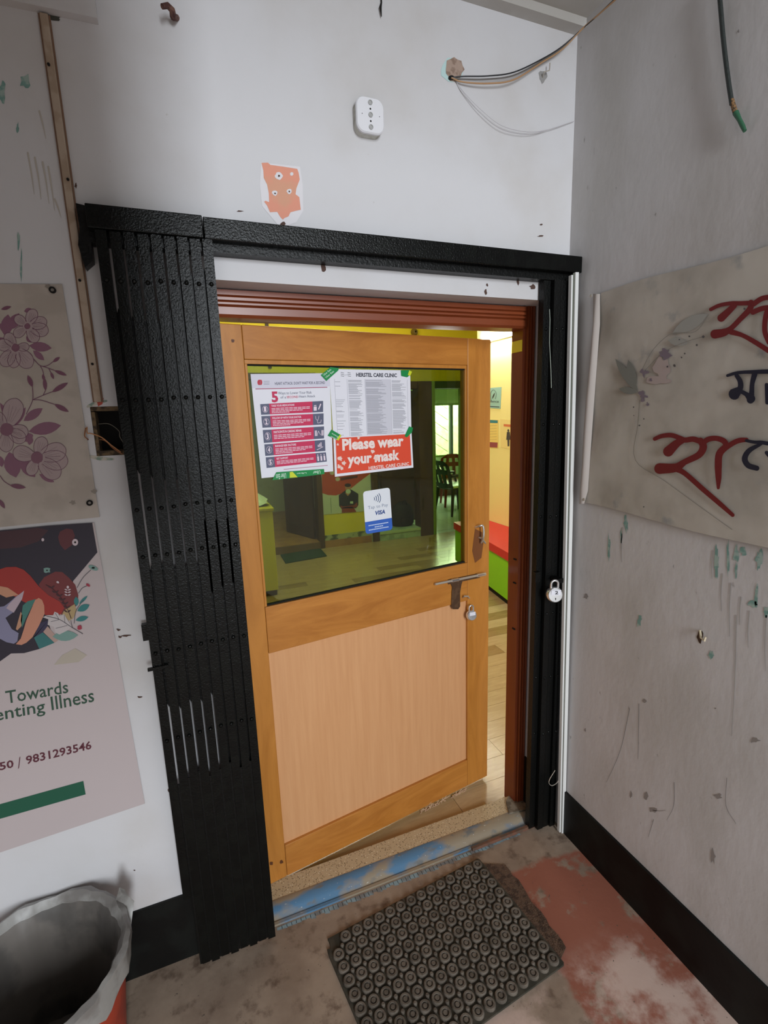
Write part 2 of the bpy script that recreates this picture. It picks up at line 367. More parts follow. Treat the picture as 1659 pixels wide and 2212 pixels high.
def grid_wall(mb, xs, zs, y0, y1, holes, axis=1):     # wall between y0 (front) and y1 (back) with rectangular holes (x0,x1,z0,z1)
    xs = sorted(set(xs+[h[i] for h in holes for i in (0, 1)])); zs = sorted(set(zs+[h[i] for h in holes for i in (2, 3)]))
    def solid(i, j):
        if i < 0 or j < 0 or i >= len(xs)-1 or j >= len(zs)-1: return False
        cx, cz = (xs[i]+xs[i+1])/2, (zs[j]+zs[j+1])/2
        return not any(h[0] < cx < h[1] and h[2] < cz < h[3] for h in holes)
    for i in range(len(xs)-1):
        for j in range(len(zs)-1):
            if not solid(i, j): continue
            a, b, c, d = xs[i], xs[i+1], zs[j], zs[j+1]
            mb.poly([(a, y0, c), (b, y0, c), (b, y0, d), (a, y0, d)]); mb.poly([(a, y1, d), (b, y1, d), (b, y1, c), (a, y1, c)])
            if not solid(i-1, j): mb.poly([(a, y0, c), (a, y0, d), (a, y1, d), (a, y1, c)])
            if not solid(i+1, j): mb.poly([(b, y0, d), (b, y0, c), (b, y1, c), (b, y1, d)])
            if not solid(i, j-1): mb.poly([(a, y0, c), (a, y1, c), (b, y1, c), (b, y0, c)])
            if not solid(i, j+1): mb.poly([(a, y0, d), (b, y0, d), (b, y1, d), (a, y1, d)])
    return mb
# ================================================================== SETTING
CEIL = 2.632
HOLE = (-1.368, -1.287, 1.478, 1.592); DOOR = (-1.12, -.06, -.2, 1.885)
wf = grid_wall(MB(), [-3.2, 1.9], [-.2, 3.1], 0, .16, [DOOR, HOLE]).build('wall_front', [M_WALL], kind='structure')
MB().box(HOLE[0]-.002, HOLE[1]+.002, .045, .06, HOLE[2]-.002, HOLE[3]+.002).build('recess_back', M_DARK, wf)
MB().box(HOLE[0]+.0005, HOLE[1]-.0005, .0015, .044, HOLE[2]+.0005, HOLE[2]+.012).box(HOLE[0]+.0005, HOLE[0]+.008, .0015, .044, HOLE[2]+.012, HOLE[3]-.012).box(HOLE[0]+.0005, HOLE[1]-.0005, .0015, .044, HOLE[3]-.010, HOLE[3]-.0005).build('recess_mortar_edge', mat('brown_mortar', (112, 92, 66), .9, c2=(60, 48, 36), scale=60), wf)
wr = MB().box(0, .16, -2.6, 0, -.2, 3.1).build('wall_right', M_WALLR, kind='structure')
MB().box(-3.2, 0, -1.9, 0, CEIL, CEIL+.12).build('ceiling', M_CEIL, kind='structure')
MB().box(-3.2, 0, -3.2, 0.0, -.12, 0).build('floor', M_FLOOR, kind='structure')
MB().box(-3.3, -3.2, -2.6, 0, -.1, 3.0).build('wall_left', M_WALL, kind='structure')
MB().box(-.9, 0, -.035, 0, CEIL-.022, CEIL).build('trim_1', M_CEIL, kind='structure')
zb = float(fY(1310, 0, 0)[2])
MB().prism([(-1.6, 2.364), (-1.252, 2.370), (-1.252, CEIL), (-1.6, CEIL)], 1, -.02, 0).build('trim_2', M_WALL, kind='structure')
# black painted skirting
MB().box(-.009, 0, -2.6, -.056, 0, .174).build('baseboard_right', M_BLACKS, kind='structure')
MB().box(-3.2, -1.12, -.006, 0, 0, .216).build('baseboard_front', M_BLACKS, kind='structure')
MB().box(-.0665, -.06, .0005, .074, 0, .225).build('baseboard_reveal', M_BLACKS, kind='structure')
# unseen slab added behind the camera to shade the door wall's upper left
MB().box(-3.2, -1.03, -1.60, -1.48, 1.35, CEIL).build('shade_slab_rear', M_WALL, kind='structure')
# door frame
fr = empty('trim_3', (-.6, .075, 0), kind='structure')
def jamb(mb, xo, xi, s):
    # profile in (x,y), moulded front: xo outer, xi inner (towards the opening)
    d = xi-xo; P = [(xo, .085), (xo+d*.10, .075), (xo+d*.3, .075), (xo+d*.34, .080), (xo+d*.42, .075), (xo+d*.52, .075), (xo+d*.56, .081), (xo+d*.64, .077), (xo+d*.72, .077), (xo+d*.76, .084), (xo+d*.9, .084), (xi, .090), (xi, .150), (xo, .150)]
    mb.prism(P, 2, 0, 1.885); return mb
jamb(MB(), -.061, -.102, 1).build('jamb', M_FRAME, fr)
jamb(MB(), -1.119, -1.078, 1).build('jamb', M_FRAME, fr)
zt, zi = 1.884, 1.815
d_ = zi-zt
P = [(.085, zt), (.073, zt-.003), (.073, zt+d_*.22), (.079, zt+d_*.25), (.074, zt+d_*.30), (.074, zt+d_*.40), (.080, zt+d_*.43), (.075, zt+d_*.48), (.075, zt+d_*.55), (.082, zt+d_*.60), (.077, zt+d_*.64), (.077, zt+d_*.9), (.084, zi), (.150, zi), (.150, zt)]
MB().prism(P, 0, -1.078, -.102).build('frame_head', M_FRAMEH, fr)
mb = MB()
for q in (.13, .22, .4): mb.box(-.105, -.1018, .10, .115, 1.15-q, 1.155-q)
mb.build('screw_hole', M_DARK, fr)
MB().prism([(-.1035, 1.775), (-.1035, 1.80), (-.1035, 1.80)], 1, .09, .092) if False else None
MB().box(-.1035, -.1021, .092, .148, 1.745, 1.782).build('yellow_overpaint', M_YELS, fr)
# sill, terrazzo
P = [(-.016, -.001), (-.016, .006), (-.006, .006), (-.003, .002), (.004, .006), (.012, .013), (.022, .018), (.034, .021), (.048, .0215), (.055, .020), (.055, -.001)]
sl = MB().prism(P, 0, -1.119, -.061).build('trim_4', M_SILL, smooth=True, kind='structure')
MB().box(-1.119, -.1, .0552, .125, -.01, .019).build('trim_5', M_TERR, kind='structure')
MB().prism([(-.155, .045), (-.062, .03), (-.062, .075), (-.103, .12), (-.13, .10)], 2, .018, .027).build('cement_fillet', mat('rough_cement', (126, 116, 100), .9, c2=(96, 86, 72), scale=40, bump=1, bscale=60), sl)
# thin strip of old light-blue paint on the floor in front of the sill
mb = MB(); n_ = 60; rs = random.Random(3)
for i in range(n_):
    x = -1.06+i*.9/n_; w0 = .010+.010*rs.random()*(1 if 6 < i < 52 else .4)
    mb.poly([(x, -.022, .0006), (x+.0165, -.022, .0006), (x+.0165, -.022-w0, .0006), (x, -.022-w0*.8, .0006)])
mb.build('old_blue_paint_line', mat('chalky_pale_blue', (136, 160, 168), .8, c2=(120, 122, 122), scale=24, thr=(.42, .58)), sl)
MB().box(-.36, -.075, -.026, -.016, 0, .012).build('red_oxide_ledge', mat('red_oxide_ledge_paint', (118, 78, 60), .8, c2=(96, 74, 60), scale=30), sl)
# chips and stains on walls ------------------------------------------------
fw = lambda x, y: fY(x, y, -.0007)
fr_ = lambda x, y: fX(x, y, -.0007)
mb = MB()
for cx, cy, rx, ry in ((1315, 1185, 5, 40), (1352, 1130, 7, 26), (1342, 1160, 3, 20), (1548, 1215, 8, 42), (1572, 1205, 5, 52), (1590, 1195, 9, 26), (1606, 1190, 10, 14), (1590, 1235, 4, 34), (1640, 1210, 12, 30), (1628, 1305, 16, 10), (1634, 1285, 6, 30), (1655, 1322, 8, 14), (1381, 1341, 7, 15), (1536, 1416, 9, 12), (1324, 1290, 3, 0.1)):
    if ry > .5: blob_px(mb, cx, cy, rx*.62, ry*.72, fr_, jag=.4, n=18, rot=.15 if (cx, cy) == (1381, 1341) else 0)
mb.build('turquoise_paint_chip', M_TEAL, wr)
mb = MB()
for x, y0, y1 in ((1560, 1240, 1320), (1578, 1260, 1375), (1600, 1290, 1350), (1590, 1330, 1590), (1618, 1320, 1400), (1655, 1330, 1450), (1540, 1190, 1250), (1345, 1140, 1215)):
    ribbon_px(mb, [(x, y0), (x-3, (y0+y1)/2), (x-10 if x == 1590 else x-2, y1)], [3, 2.2, 1], fr_)
mb.build('drip_stain', mat('grey_drip', (172, 168, 164), .8), wr)
mb = MB()
for cx, cy, rx, ry in ((1266, 1289, 5, 6), (1410, 1750, 9, 5), (1395, 1720, 4, 8), (1363, 1715, 2, 8), (1264, 1577, 1.5, 3), (1545, 1530, 2, 1.5), (1590, 757, 5, 2), (1630, 1600, 10, 5), (1550, 1720, 9, 5), (1540, 1850, 5, 14), (1392, 1515, 5, 5), (1595, 68, 2, 4)):
    blob_px(mb, cx, cy, rx, ry, fr_, jag=.45, n=11)
for a in (((1410, 1750), (1425, 1752), (1438, 1750)), ((1360, 1530), (1340, 1620), (1310, 1690)), ((1380, 1520), (1378, 1640)), ((1456, 1690), (1455, 1740), (1440, 1772)), ((1412, 1770), (1400, 1808)), ((1570, 1680), (1568, 1740), (1590, 1780))):
    ribbon_px(mb, a, [1.3, .7], fr_)
mb.build('scuff_mark', mat('wall_scuff', (142, 136, 132), .9), wr)
# salmon patch above the gate
pe = MB()
pe.poly([fw(*p) for p in ((564, 351), (648, 360), (654, 400), (655, 455), (640, 480), (605, 492), (566, 445), (561, 400))])
pa = pe.build('bare_patch_rim', M_PATCH, wf)
fw2 = lambda x, y: fY(x, y, -.0012)
cc = lambda pts, s, ox, oy: [(ox+x/s, oy+y/s) for x, y in pts]
mb = MB(); mb.poly([fw2(*p) for p in cc([(385, 240), (540, 235), (600, 290), (900, 330), (1240, 385), (1275, 480), (1300, 640), (1220, 850), (1200, 990), (1290, 1060), (1325, 1360), (1210, 1385), (1080, 1420), (1030, 1520), (930, 1560), (900, 1600), (840, 1540), (760, 1410), (590, 1420), (520, 1260), (450, 1170), (480, 1145), (570, 1180), (560, 960), (520, 760), (440, 600), (430, 420)], 11.06, 530, 330)])
mb.build('salmon_paint_patch', M_SALMON, wf)
fw3 = lambda x, y: fY(x, y, -.0016)
mb = MB()
for cx, cy, r in ((602.5, 380, 8), (594, 417, 6), (625, 413, 5.5), (630, 376, 4)): blob_px(mb, cx, cy, r, r, fw3, jag=.18)
mb.build('plugged_hole', M_PATCH, wf)
mb = MB()
for cx, cy, r in ((602.5, 380, 2.2), (594.5, 417.5, 1.8), (625, 413.5, 1.8), (611.5, 484, 5)): blob_px(mb, cx, cy, r, r, lambda x, y: fY(x, y, -.002), jag=.3)
for cx, cy, rx, ry in ((519, 456, 7, 2), (699, 577, 6, 9), (143, 342, 3, 3), (164, 401, 3, 5), (256, 1360, 4, 2.5), (259, 1376, 4, 3), (272, 1373, 9, 2), (301, 1506, 6, 2), (367, 1709, 4, 5), (290, 1880, 2, 1), (869, 523, 3, 1), (1050, 543, 4, 2), (1142, 548, 3, 4), (1170, 485, 3, 2), (1168, 510, 6, 2), (1050, 632, 3, 6), (1119, 605, 3, 9), (1052, 616, 2, 3), (1150, 620, 6, 5)):
    blob_px(mb, cx, cy, rx, ry, lambda x, y: fY(x, y, -.001), jag=.45, n=9)
mb.build('chipped_spot', mat('dark_chip', (84, 62, 54), .9), wf)
mb = MB()
for x, y0, y1, wd in ((40, 500, 540, 7), (46, 545, 600, 5), (5, 170, 225, 14), (55, 160, 190, 20), (38, 265, 290, 5)): blob_px(mb, x, (y0+y1)/2, wd/2, (y1-y0)/2, fw, jag=.4, n=12)
mb.build('turquoise_paint_chip', M_TEAL, wf)
mb = MB(); blob_px(mb, 112, 36, 26, 6, fw, rot=.15, jag=.4, n=18); blob_px(mb, 92, 34, 8, 9, fw, jag=.4, n=12); mb.build('mould_stain', mat('mould_black', (70, 70, 62), .9), wf)
mb = MB()
for x, y0, y1 in ((60, 330, 420), (75, 340, 430), (92, 350, 440), (104, 360, 455), (85, 240, 300), (118, 430, 470)): ribbon_px(mb, [(x, y0), (x+8, (y0+y1)/2), (x+14, y1)], [4, 3, 1], fw)
mb.build('drip_stain', mat('grey_brown_drip', (186, 180, 170), .8), wf)
mb = MB()
for a in (((190, 878), (205, 872), (230, 866)), ((190, 985), (215, 990), (245, 992))): ribbon_px(mb, a, [6, 9, 4], fw)
mb.build('scraped_plaster', mat('scraped_pale', (196, 190, 178), .8, c2=(130, 150, 138), scale=70), wf)

# ================================================================== DOOR LEAF
dr = empty('door_1', D0, TH, kind='structure')
W_ = .955; H0 = .0197; H1 = 1.806; T_ = .035
dx = .062
def dpart(name, m_, u0, u1, z0, z1, d0=0, d1=T_, b=.002, **k): return MB().box(u0, u1, d0, d1, z0, z1, b).build(name, m_, dr, local=True, **k)
dpart('stile', M_OAKV, 0, dx, H0, H1); dpart('stile', M_OAKV, .848, W_, H0, H1)
dpart('top_rail', M_OAKH, dx+.0008, .8472, 1.715, H1); dpart('mid_rail', M_OAKH, dx+.0008, .8472, .838, .990); dpart('bottom_rail', M_OAKH, dx+.0008, .8472, H0, .140)
dpart('panel', M_LAM, dx+.001, .847, .1405, .8375, .010, .026, 0)
for u0, u1, z0, z1 in ((dx+.001, .8465, 1.703, 1.7145), (dx+.001, .070, .9905, 1.703), (.840, .8465, .9905, 1.703)): dpart('glazing_bead', M_OAKV, u0, u1, z0, z1, .003, .032, .0008)
dpart('glazing_gasket', M_DARK, .070, .840, .9905, .9945, .0075, .02, 0); dpart('glazing_gasket', M_DARK, .070, .840, 1.699, 1.703, .0075, .02, 0)
dpart('glass_pane', M_GLASS, .070, .840, .9945, 1.699, .012, .016, 0)
mb = MB(); rs = random.Random(5)
for i in range(46):
    px = 905+rs.random()*95; base = 1757-(px-900)*.47+4
    a = rs.random()*.15; l = 8+rs.random()*10
    ribbon_px(mb, [(px, base-7+rs.random()*16), (px+l*.7, base-11+rs.random()*14-l*.5)], [1.6, .8], lambda x, y: fD(x, y, -.0006), round_end=False)
mb.build('scraped_varnish', flat((206, 170, 140)), dr)
mb = MB()
for p in ((503, 736), (586, 1865), (608, 1862)): blob_px(mb, p[0], p[1], 3.6, 4, lambda x, y: fD(x, y, -.0008), jag=.2)
mb.build('dowel_hole', flat((92, 50, 22)), dr)
# tower bolt
def L3(px, py, d): return fD(px, py, d)
tb = MB()
tb.tube([L3(940, 1262, -.012), L3(1044, 1240.5, -.012)], .0045, 12)
tbo = tb.build('tower_bolt', M_STEEL, dr, smooth=True)
mb = MB(); mb.tube([L3(1030, 1243.5, -.012), L3(1048, 1239.8, -.012)], .0072, 12); mb.tube([L3(975, 1254.7, -.011), L3(990, 1251.8, -.011)], .0068, 10); mb.build('bolt_keeper', M_CHROME, tbo, smooth=True)
mb = MB(); mb.bar(L3(968, 1257, -.002), L3(1036, 1243, -.002), .018, .004, up=tuple(DN)); mb.build('bolt_plate', M_GAL, tbo)
# pull handle
mb = MB(); hp = [L3(1027, 1139, -.001), L3(1036, 1136, -.020), L3(1043, 1136, -.026), L3(1045, 1148, -.028), L3(1044, 1162, -.026), L3(1040, 1172, -.012)]
mb.tube([tuple(p) for p in smooth_pts(hp, 5)], .0042, 10); ho = mb.build('pull_handle', M_CHROME, dr, smooth=True)
MB().tube([L3(1034, 1161, -.004), L3(1040, 1162, -.014), L3(1049, 1174, -.02)], [.003, .005, .0028], 8).build('thumb_lever', M_CHROME, ho, smooth=True)
mb = MB(); mb.poly([fD(*p, -.0006) for p in ((1026, 1142), (1042, 1150), (1044, 1175), (1040, 1205), (1026, 1216), (1020, 1190))])
mb.build('dark_grip_stain', mat('hand_grime', (118, 70, 36), .5), dr)
# hasp
mb = MB(); q = [(970, 1254), (1000, 1254), (997, 1262), (994, 1280), (994, 1310), (990, 1316), (978, 1316), (975, 1310), (976, 1280), (977, 1268)]
mb.add([fD(*p, -.0045) for p in q]+[fD(*p, 0) for p in q], [tuple(range(10))]+[(i, (i+1) % 10, 10+(i+1) % 10, 10+i) for i in range(10)])
ha = mb.build('hasp_plate', M_GAL, dr)
mb = MB(); mb.tube([L3(1000, 1291, -.002), L3(1003, 1288, -.016), L3(1011, 1288, -.016), L3(1014, 1292, -.002)], .003, 8); mb.build('hasp_staple', M_STEEL, ha, smooth=True)
# padlocks
def padlock(name, c, r, nrm, up, sh_h, label, mark, group=None):
    n = Vector(nrm).normalized(); up = Vector(up).normalized(); side = up.cross(n); c = Vector(c)
    e = empty(name, c-up*r, label=label, cat='padlock')
    th = r*.42
    mb = MB(); mb.lathe([(0, -th), (r*.86, -th), (r*.97, -th*.7), (r, -th*.3), (r, th*.3), (r*.97, th*.7), (r*.86, th), (0, th)], c, 36, n); b = mb.build('lock_body', M_CHROME, e, smooth=True)
    MB().tube([c+n*(th+.0005)-up*r*.35, c+n*(th+.0005)-up*r*.62], r*.09, 6).build('keyhole', M_DARK, b)
    pts = [c+side*r*.45*s+up*(r*.75+(sh_h*q)) for s, q in ((-1, 0), (-1, .55))]
    for a in np.linspace(math.pi, 0, 9): pts.append(c+side*math.cos(a)*r*.45+up*(r*.75+sh_h*.6+math.sin(a)*r*.45))
    pts += [c+side*r*.45+up*(r*.75+sh_h*.55), c+side*r*.45+up*(r*.75)]
    MB().tube(pts, r*.15, 10).build('shackle', M_CHROME, e, smooth=True)
    o = c+n*(th+.0006); a, d = r*.72, r*.34; oo = o+up*r*.32
    mb = MB(); mb.poly([oo-side*a*.8+up*d, oo+side*a*.95+up*d, oo+side*a*.95-up*d, oo-side*a*.8-up*d]); st = mb.build('paper_sticker', M_PAPER, e)
    if mark:
        mb = MB(); text_to(mb, mark, oo+n*.0003-side*r*.1-up*d*.6, side*r*.42, up*d*1.2, .03); mb.build('lettering', flat((30, 30, 34)), st)
    return e
padlock('padlock', fY(1197, 1284, -.082), .0265, (-.30, -1, .15), (0.02, 0, 1), .028, 'round chrome padlock with sticker numbered 2 hanging on the black gate post', '2')
padlock('padlock', fD(1018, 1329, -.02), .0205, tuple(-DN+np.array([-.2, 0, .25])), (0, 0, 1), .026, 'small round chrome padlock hanging from the hasp of the wooden door', '')

# ================================================================== FOLDING GATE
PITCH = .0268; PW = .0215; GX0 = -1.304
gate = empty('folding_gate', (-1.19, -.03, .012), label='black collapsible steel gate folded against the wall left of the wooden door', cat='gate')
def channel(mb, x0, w_, y0, z0, z1, dep=.016, t=.003):
    mb.box(x0, x0+w_, y0, y0+t, z0, z1); mb.box(x0, x0+t, y0+t, y0+dep, z0, z1); mb.box(x0+w_-t, x0+w_, y0+t, y0+dep, z0, z1); return mb
RIV = MB(); RIV.lathe([(.0052, 0), (.0050, -.0015), (.0036, -.0035), (.001, -.0045), (.0001, -.0045)], (0, 0, 0), 10, (0, 1, 0))
rv0 = None
for i in range(9):
    x = GX0+i*PITCH+(.0 if i < 8 else .0)
    yv = -.056 if i % 2 == 0 else -.052
    pk = channel(MB(), x, PW, yv, .012 if i else .25, 1.956).build('picket', M_BLACK, gate)
    for z in (1.855, 1.602, 1.350, 1.235, .986, .742):
        zz = z+(.0 if i > 3 else -.004)
        if rv0 is None:
            rv0 = RIV.build('rivet', M_BLACK, None, smooth=True); base_ = rv0
            par(rv0, pk); off = Vector(rv0.location)
            rv0.location = (x+PW/2, yv-.003, zz); rv0.matrix_parent_inverse = WM[pk.name].inverted(); WM[rv0.name] = Matrix.Translation(rv0.location)
        else: dup(rv0, (x+PW/2, yv-.003, zz), pk)
for i in range(8):
    xc = GX0+i*PITCH+PW+(PITCH-PW)/2
    for (a, b) in ((1.43, 1.79), (.82, 1.20)):
        a2 = a+random.uniform(-.01, .02); b2 = b+random.uniform(-.02, .01)
        if i > 4: a2 -= .30; b2 += .1; b2 = min(b2, 1.9)
        MB().add([(xc-.008, -.036, a2+.02), (xc, -.036, a2-.01), (xc+.008, -.036, a2+.02), (xc+.008, -.036, b2-.02), (xc, -.036, b2+.01), (xc-.008, -.036, b2-.02)]+[(xc-.008, -.033, a2+.02), (xc, -.033, a2-.01), (xc+.008, -.033, a2+.02), (xc+.008, -.033, b2-.02), (xc, -.033, b2+.01), (xc-.008, -.033, b2-.02)],
                 [(0, 1, 2, 3, 4, 5), (11, 10, 9, 8, 7, 6)]+[(k, (k+1) % 6, 6+(k+1) % 6, 6+k) for k in range(6)]).build('lattice_bar', M_BLACK2, gate)
for i in range(8):
    xc = GX0+i*PITCH+PW+(PITCH-PW)/2
    MB().box(xc-.0025, xc+.0025, -.0505, -.0475, .0125, .605+.012*(i % 3)).build('kick_plate', M_BLACK2, gate)
mb = MB(); mb.box(-1.318, -1.300, -.045, -.03, 1.02, 1.062); mb.build('latch_tab', M_BLACK, gate)
mb = MB(); mb.box(-1.315, -1.268, -.062, -.056, .945, .953); mb.build('latch_pin', M_BLACK, gate)
# rail
rl = empty('gate_rail', (-.65, 0, 1.935), label='black steel channel rail fixed across the wall above the door', cat='rail')
MB().box(-1.316, -1.086, -.060, 0, 1.957, 2.004, .002).build('rail_section', M_BLACK, rl)
MB().box(-1.0845, -.002, -.059, 0, 1.956, 2.002, .002).build('rail_section', M_BLACK, rl)
MB().box(-1.316, -.002, -.034, 0, 1.936, 1.9565).build('guide_strip', M_BLACK2, rl)
MB().prism([(-1.336, 2.012), (-1.300, 2.006), (-1.316, 1.95), (-1.318, 1.90), (-1.335, 1.885), (-1.342, 1.93), (-1.334, 1.965)], 1, -.03, 0).build('wall_bracket', M_BLACK2, rl)
# right hand stack
post = empty('gate_post', (-.055, -.03, 0), label='narrow black steel gate post of close set channels in the corner right of the door', cat='gate post')
for i, (x, y) in enumerate(((-.118, -.030), (-.092, -.046), (-.066, -.044), (-.040, -.052))):
    channel(MB(), x, .0235, y, .006, 1.935, .02).build('channel_bar', M_BLACK2, post)
    for z in (1.79, 1.50, 1.2, .86, .62, .40): dup(rv0, (x+.012, y-.001, z), post)
MB().box(-.116, -.012, -.028, -.004, .006, 1.935).build('backing_bar', M_BLACK2, post)
mb = MB(); mb.box(-.132, -.112, -.045, -.03, .985, 1.02); mb.box(-.075, -.05, -.085, -.052, .985, 1.0); mb.build('lock_lug', M_BLACK2, post)
MB().tube([tuple(fY(x, y, -.07)) for x, y in ((1187, 668), (1188, 690), (1187, 740), (1190, 800), (1191, 838))], .0011, 5).build('hanging_string', flat((150, 160, 150)), None, label='pale string hanging down the front of the black gate post', cat='string')
MB().tube([tuple(p) for p in smooth_pts([fY(x, y, -.075) for x, y in ((1199, 1664), (1188, 1682), (1186, 1692), (1193, 1697), (1204, 1690), (1210, 1678), (1216, 1680))], 4)], .0012, 5).build('wire_loop', M_STEEL, None, label='thin loop of wire tangled low on the black gate post', cat='wire')
# open PVC trunking leaning in the corner
tr = empty('cable_trunking', (-.03, -.09, 0), label='white plastic cable trunking standing open in the corner beside the gate post', cat='trunking')
def lean(mb, pa, pb, wd, th, dirv):
    a = np.array(pa); b = np.array(pb); dv = np.array(dirv)/np.linalg.norm(dirv); nn = np.cross((b-a)/np.linalg.norm(b-a), dv)
    vs = []
    for p in (a, b):
        for i, j in ((0, 0), (1, 0), (1, 1), (0, 1)): vs.append(p+dv*i*wd+nn*j*th)
    mb.add(vs, [(0, 1, 2, 3), (7, 6, 5, 4), (0, 4, 5, 1), (1, 5, 6, 2), (2, 6, 7, 3), (3, 7, 4, 0)])
def strip(name, m_, xt0, xt1, xb0, xb1, yt, yb, ztop, zbot, th):
    f = [fY(xt0, ztop, yt), fY(xt1, ztop, yt), fY(xb1, zbot, yb), fY(xb0, zbot, yb)]
    mb = MB(); mb.add(f+[p+np.array([0, th, 0]) for p in f], [(0, 1, 2, 3), (7, 6, 5, 4), (0, 4, 5, 1), (1, 5, 6, 2), (2, 6, 7, 3), (3, 7, 4, 0)]); mb.build(name, m_, tr)
strip('trunking_lip', M_PVC, 1243.5, 1250.5, 1213.5, 1220, -.066, -.090, 588, 1808, .012)
strip('trunking_lip', M_PVC, 1234.5, 1238, 1208.5, 1211.5, -.066, -.090, 594, 1798, .012)
strip('trunking_base', M_PVCG, 1238.2, 1243.3, 1211.7, 1213.3, -.062, -.086, 590, 1803, .002)

# ================================================================== WALL FITTINGS
# surface conduit on the left
tl = empty('surface_conduit', (-1.349, 0, 1.602), label='beige painted conduit strip running down the wall left of the gate', cat='conduit')
MB().box(-1.3565, -1.3415, -.010, 0, 1.602, 2.365, .002).build('cover_strip', M_BEIGE, tl)
MB().box(-1.3595, -1.3567, -.005, 0, 1.602, 2.365).box(-1.3413, -1.3385, -.005, 0, 1.602, 2.365).build('edge_strip', M_BROWNED, tl)
s0 = MB().tube([(-1.349, -.0125, 1.686), (-1.349, -.0095, 1.686)], .0028, 8).build('screw_head', M_DARK, tl)
for z in (2.27, 2.06, 1.86): dup(s0, (-1.349+random.uniform(-.004, .004), -.012, z), tl)
MB().poly([fY(*p, -.0009) for p in ((207, 859), (224, 860), (221, 873), (212, 878))]).build('red_tape_scrap', flat((178, 72, 52)), tl)
# wires in the recess
wr1 = empty('loose_wire', fY(215, 975, -.01), label='loose copper coloured wires curling out of the black junction hole', cat='wire')
f15 = lambda x, y, d: fY(160+x/11.85, 850+y/11.85, d)
MB().tube([tuple(p) for p in smooth_pts([f15(300, 880, -.006), f15(270, 1080, -.014), f15(330, 1150, -.01), f15(420, 1200, .01), f15(700, 1180, .012), f15(850, 1250, .01), f15(1000, 1400, 0), f15(1250, 1560, -.006)], 4)], .0013, 6).build('wire_strand', flat((150, 96, 60)), wr1)
MB().tube([tuple(p) for p in smooth_pts([f15(330, 860, -.004), f15(340, 1010, -.012), f15(440, 1025, -.008), f15(700, 1120, .0), f15(950, 1320, .0), f15(1200, 1500, -.004)], 4)], .0013, 6).build('wire_strand', flat((196, 138, 92)), wr1)
MB().tube([tuple(p) for p in smooth_pts([f15(620, 780, .02), f15(900, 780, .01), f15(1150, 960, .0), f15(1170, 1100, -.004), f15(1280, 1290, -.004)], 4)], .0009, 6).build('wire_strand', flat((120, 116, 104)), wr1)
# white blank socket box
def rr(mb, cx, cz, w_, h_, r, y, n=6):
    return [(cx+sx*(w_/2-r)+math.cos(a)*r, y, cz+sz*(h_/2-r)+math.sin(a)*r) for sx, sz, a0 in ((1, 1, 0), (-1, 1, math.pi/2), (-1, -1, math.pi), (1, -1, 3*math.pi/2)) for a in np.linspace(a0, a0+math.pi/2, n)]
sb = empty('socket_box', (-.658, 0, 2.245), label='rounded white plastic blank socket box on the wall above the gate rail', cat='electrical box')
mb = MB(); cx, cz = -.661, 2.286; N4 = 24
L0 = rr(mb, cx, cz, .072, .078, .020, -.0005); L1 = rr(mb, cx, cz, .070, .076, .020, -.020); 
mb.add(L0+L1, [(i, (i+1) % N4, N4+(i+1) % N4, N4+i) for i in range(N4)]+[tuple(range(N4))[::-1], tuple(range(N4, 2*N4))])
mb.build('back_box', mat('yellowed_white_plastic', (206, 206, 198), .5, c2=(150, 146, 130), scale=30, thr=(.5, .75)), sb)
mb = MB(); L0 = rr(mb, cx, cz, .074, .080, .021, -.0205); L1 = rr(mb, cx, cz, .074, .080, .021, -.026); L2 = rr(mb, cx, cz, .069, .075, .019, -.029)
mb.add(L0+L1+L2, [(r*N4+i, r*N4+(i+1) % N4, (r+1)*N4+(i+1) % N4, (r+1)*N4+i) for r in (0, 1) for i in range(N4)]+[tuple(range(2*N4, 3*N4))])
cp = mb.build('cover_plate', mat('white_plastic_cover', (226, 226, 230), .4), sb, smooth=True)
for z in (cz+.027, cz, cz-.027):
    MB().lathe([(.0058, -.0292), (.0058, -.0312), (.0045, -.0312), (.0045, -.0298), (0, -.0298)], (cx, 0, z), 14, (0, 1, 0)).build('screw_cap', mat('grey_screw_cap', (170, 170, 168), .4), cp, smooth=True)
MB().tube([(cx, -.0296, cz+.0135), (cx, -.0289, cz+.0135)], .0022, 8).tube([(cx, -.0296, cz-.0135), (cx, -.0289, cz-.0135)], .0022, 8).tube([(cx-.022, -.0296, cz), (cx-.022, -.0289, cz)], .001, 6).tube([(cx+.024, -.0296, cz), (cx+.024, -.0289, cz)], .001, 6).build('wire_hole', M_DARK, cp)
# old hook
mb = MB(); mb.tube([tuple(fY(x, y, d)) for x, y, d in ((382, 38, 0), (374, 36, -.02), (372, 22, -.035), (362, 12, -.04), (350, 14, -.045))], [.006, .007, .0065, .006, .005], 8)
mb.build('rusty_hook', mat('rusty_iron', (74, 44, 40), .8, c2=(110, 78, 66), scale=80), None, smooth=True, label='rusty bent iron hook sticking out of the wall at the top left', cat='hook')
MB().tube([tuple(fY(x, y, d)) for x, y, d in ((822, -30, -.004), (824, 5, -.004), (822, 15, -.008), (824, 36, -.006))], [.0015, .0018, .003, .001], 6).build('wire_stub', M_DARK, None, label='short black wire stub hanging at the top above the socket box', cat='wire')
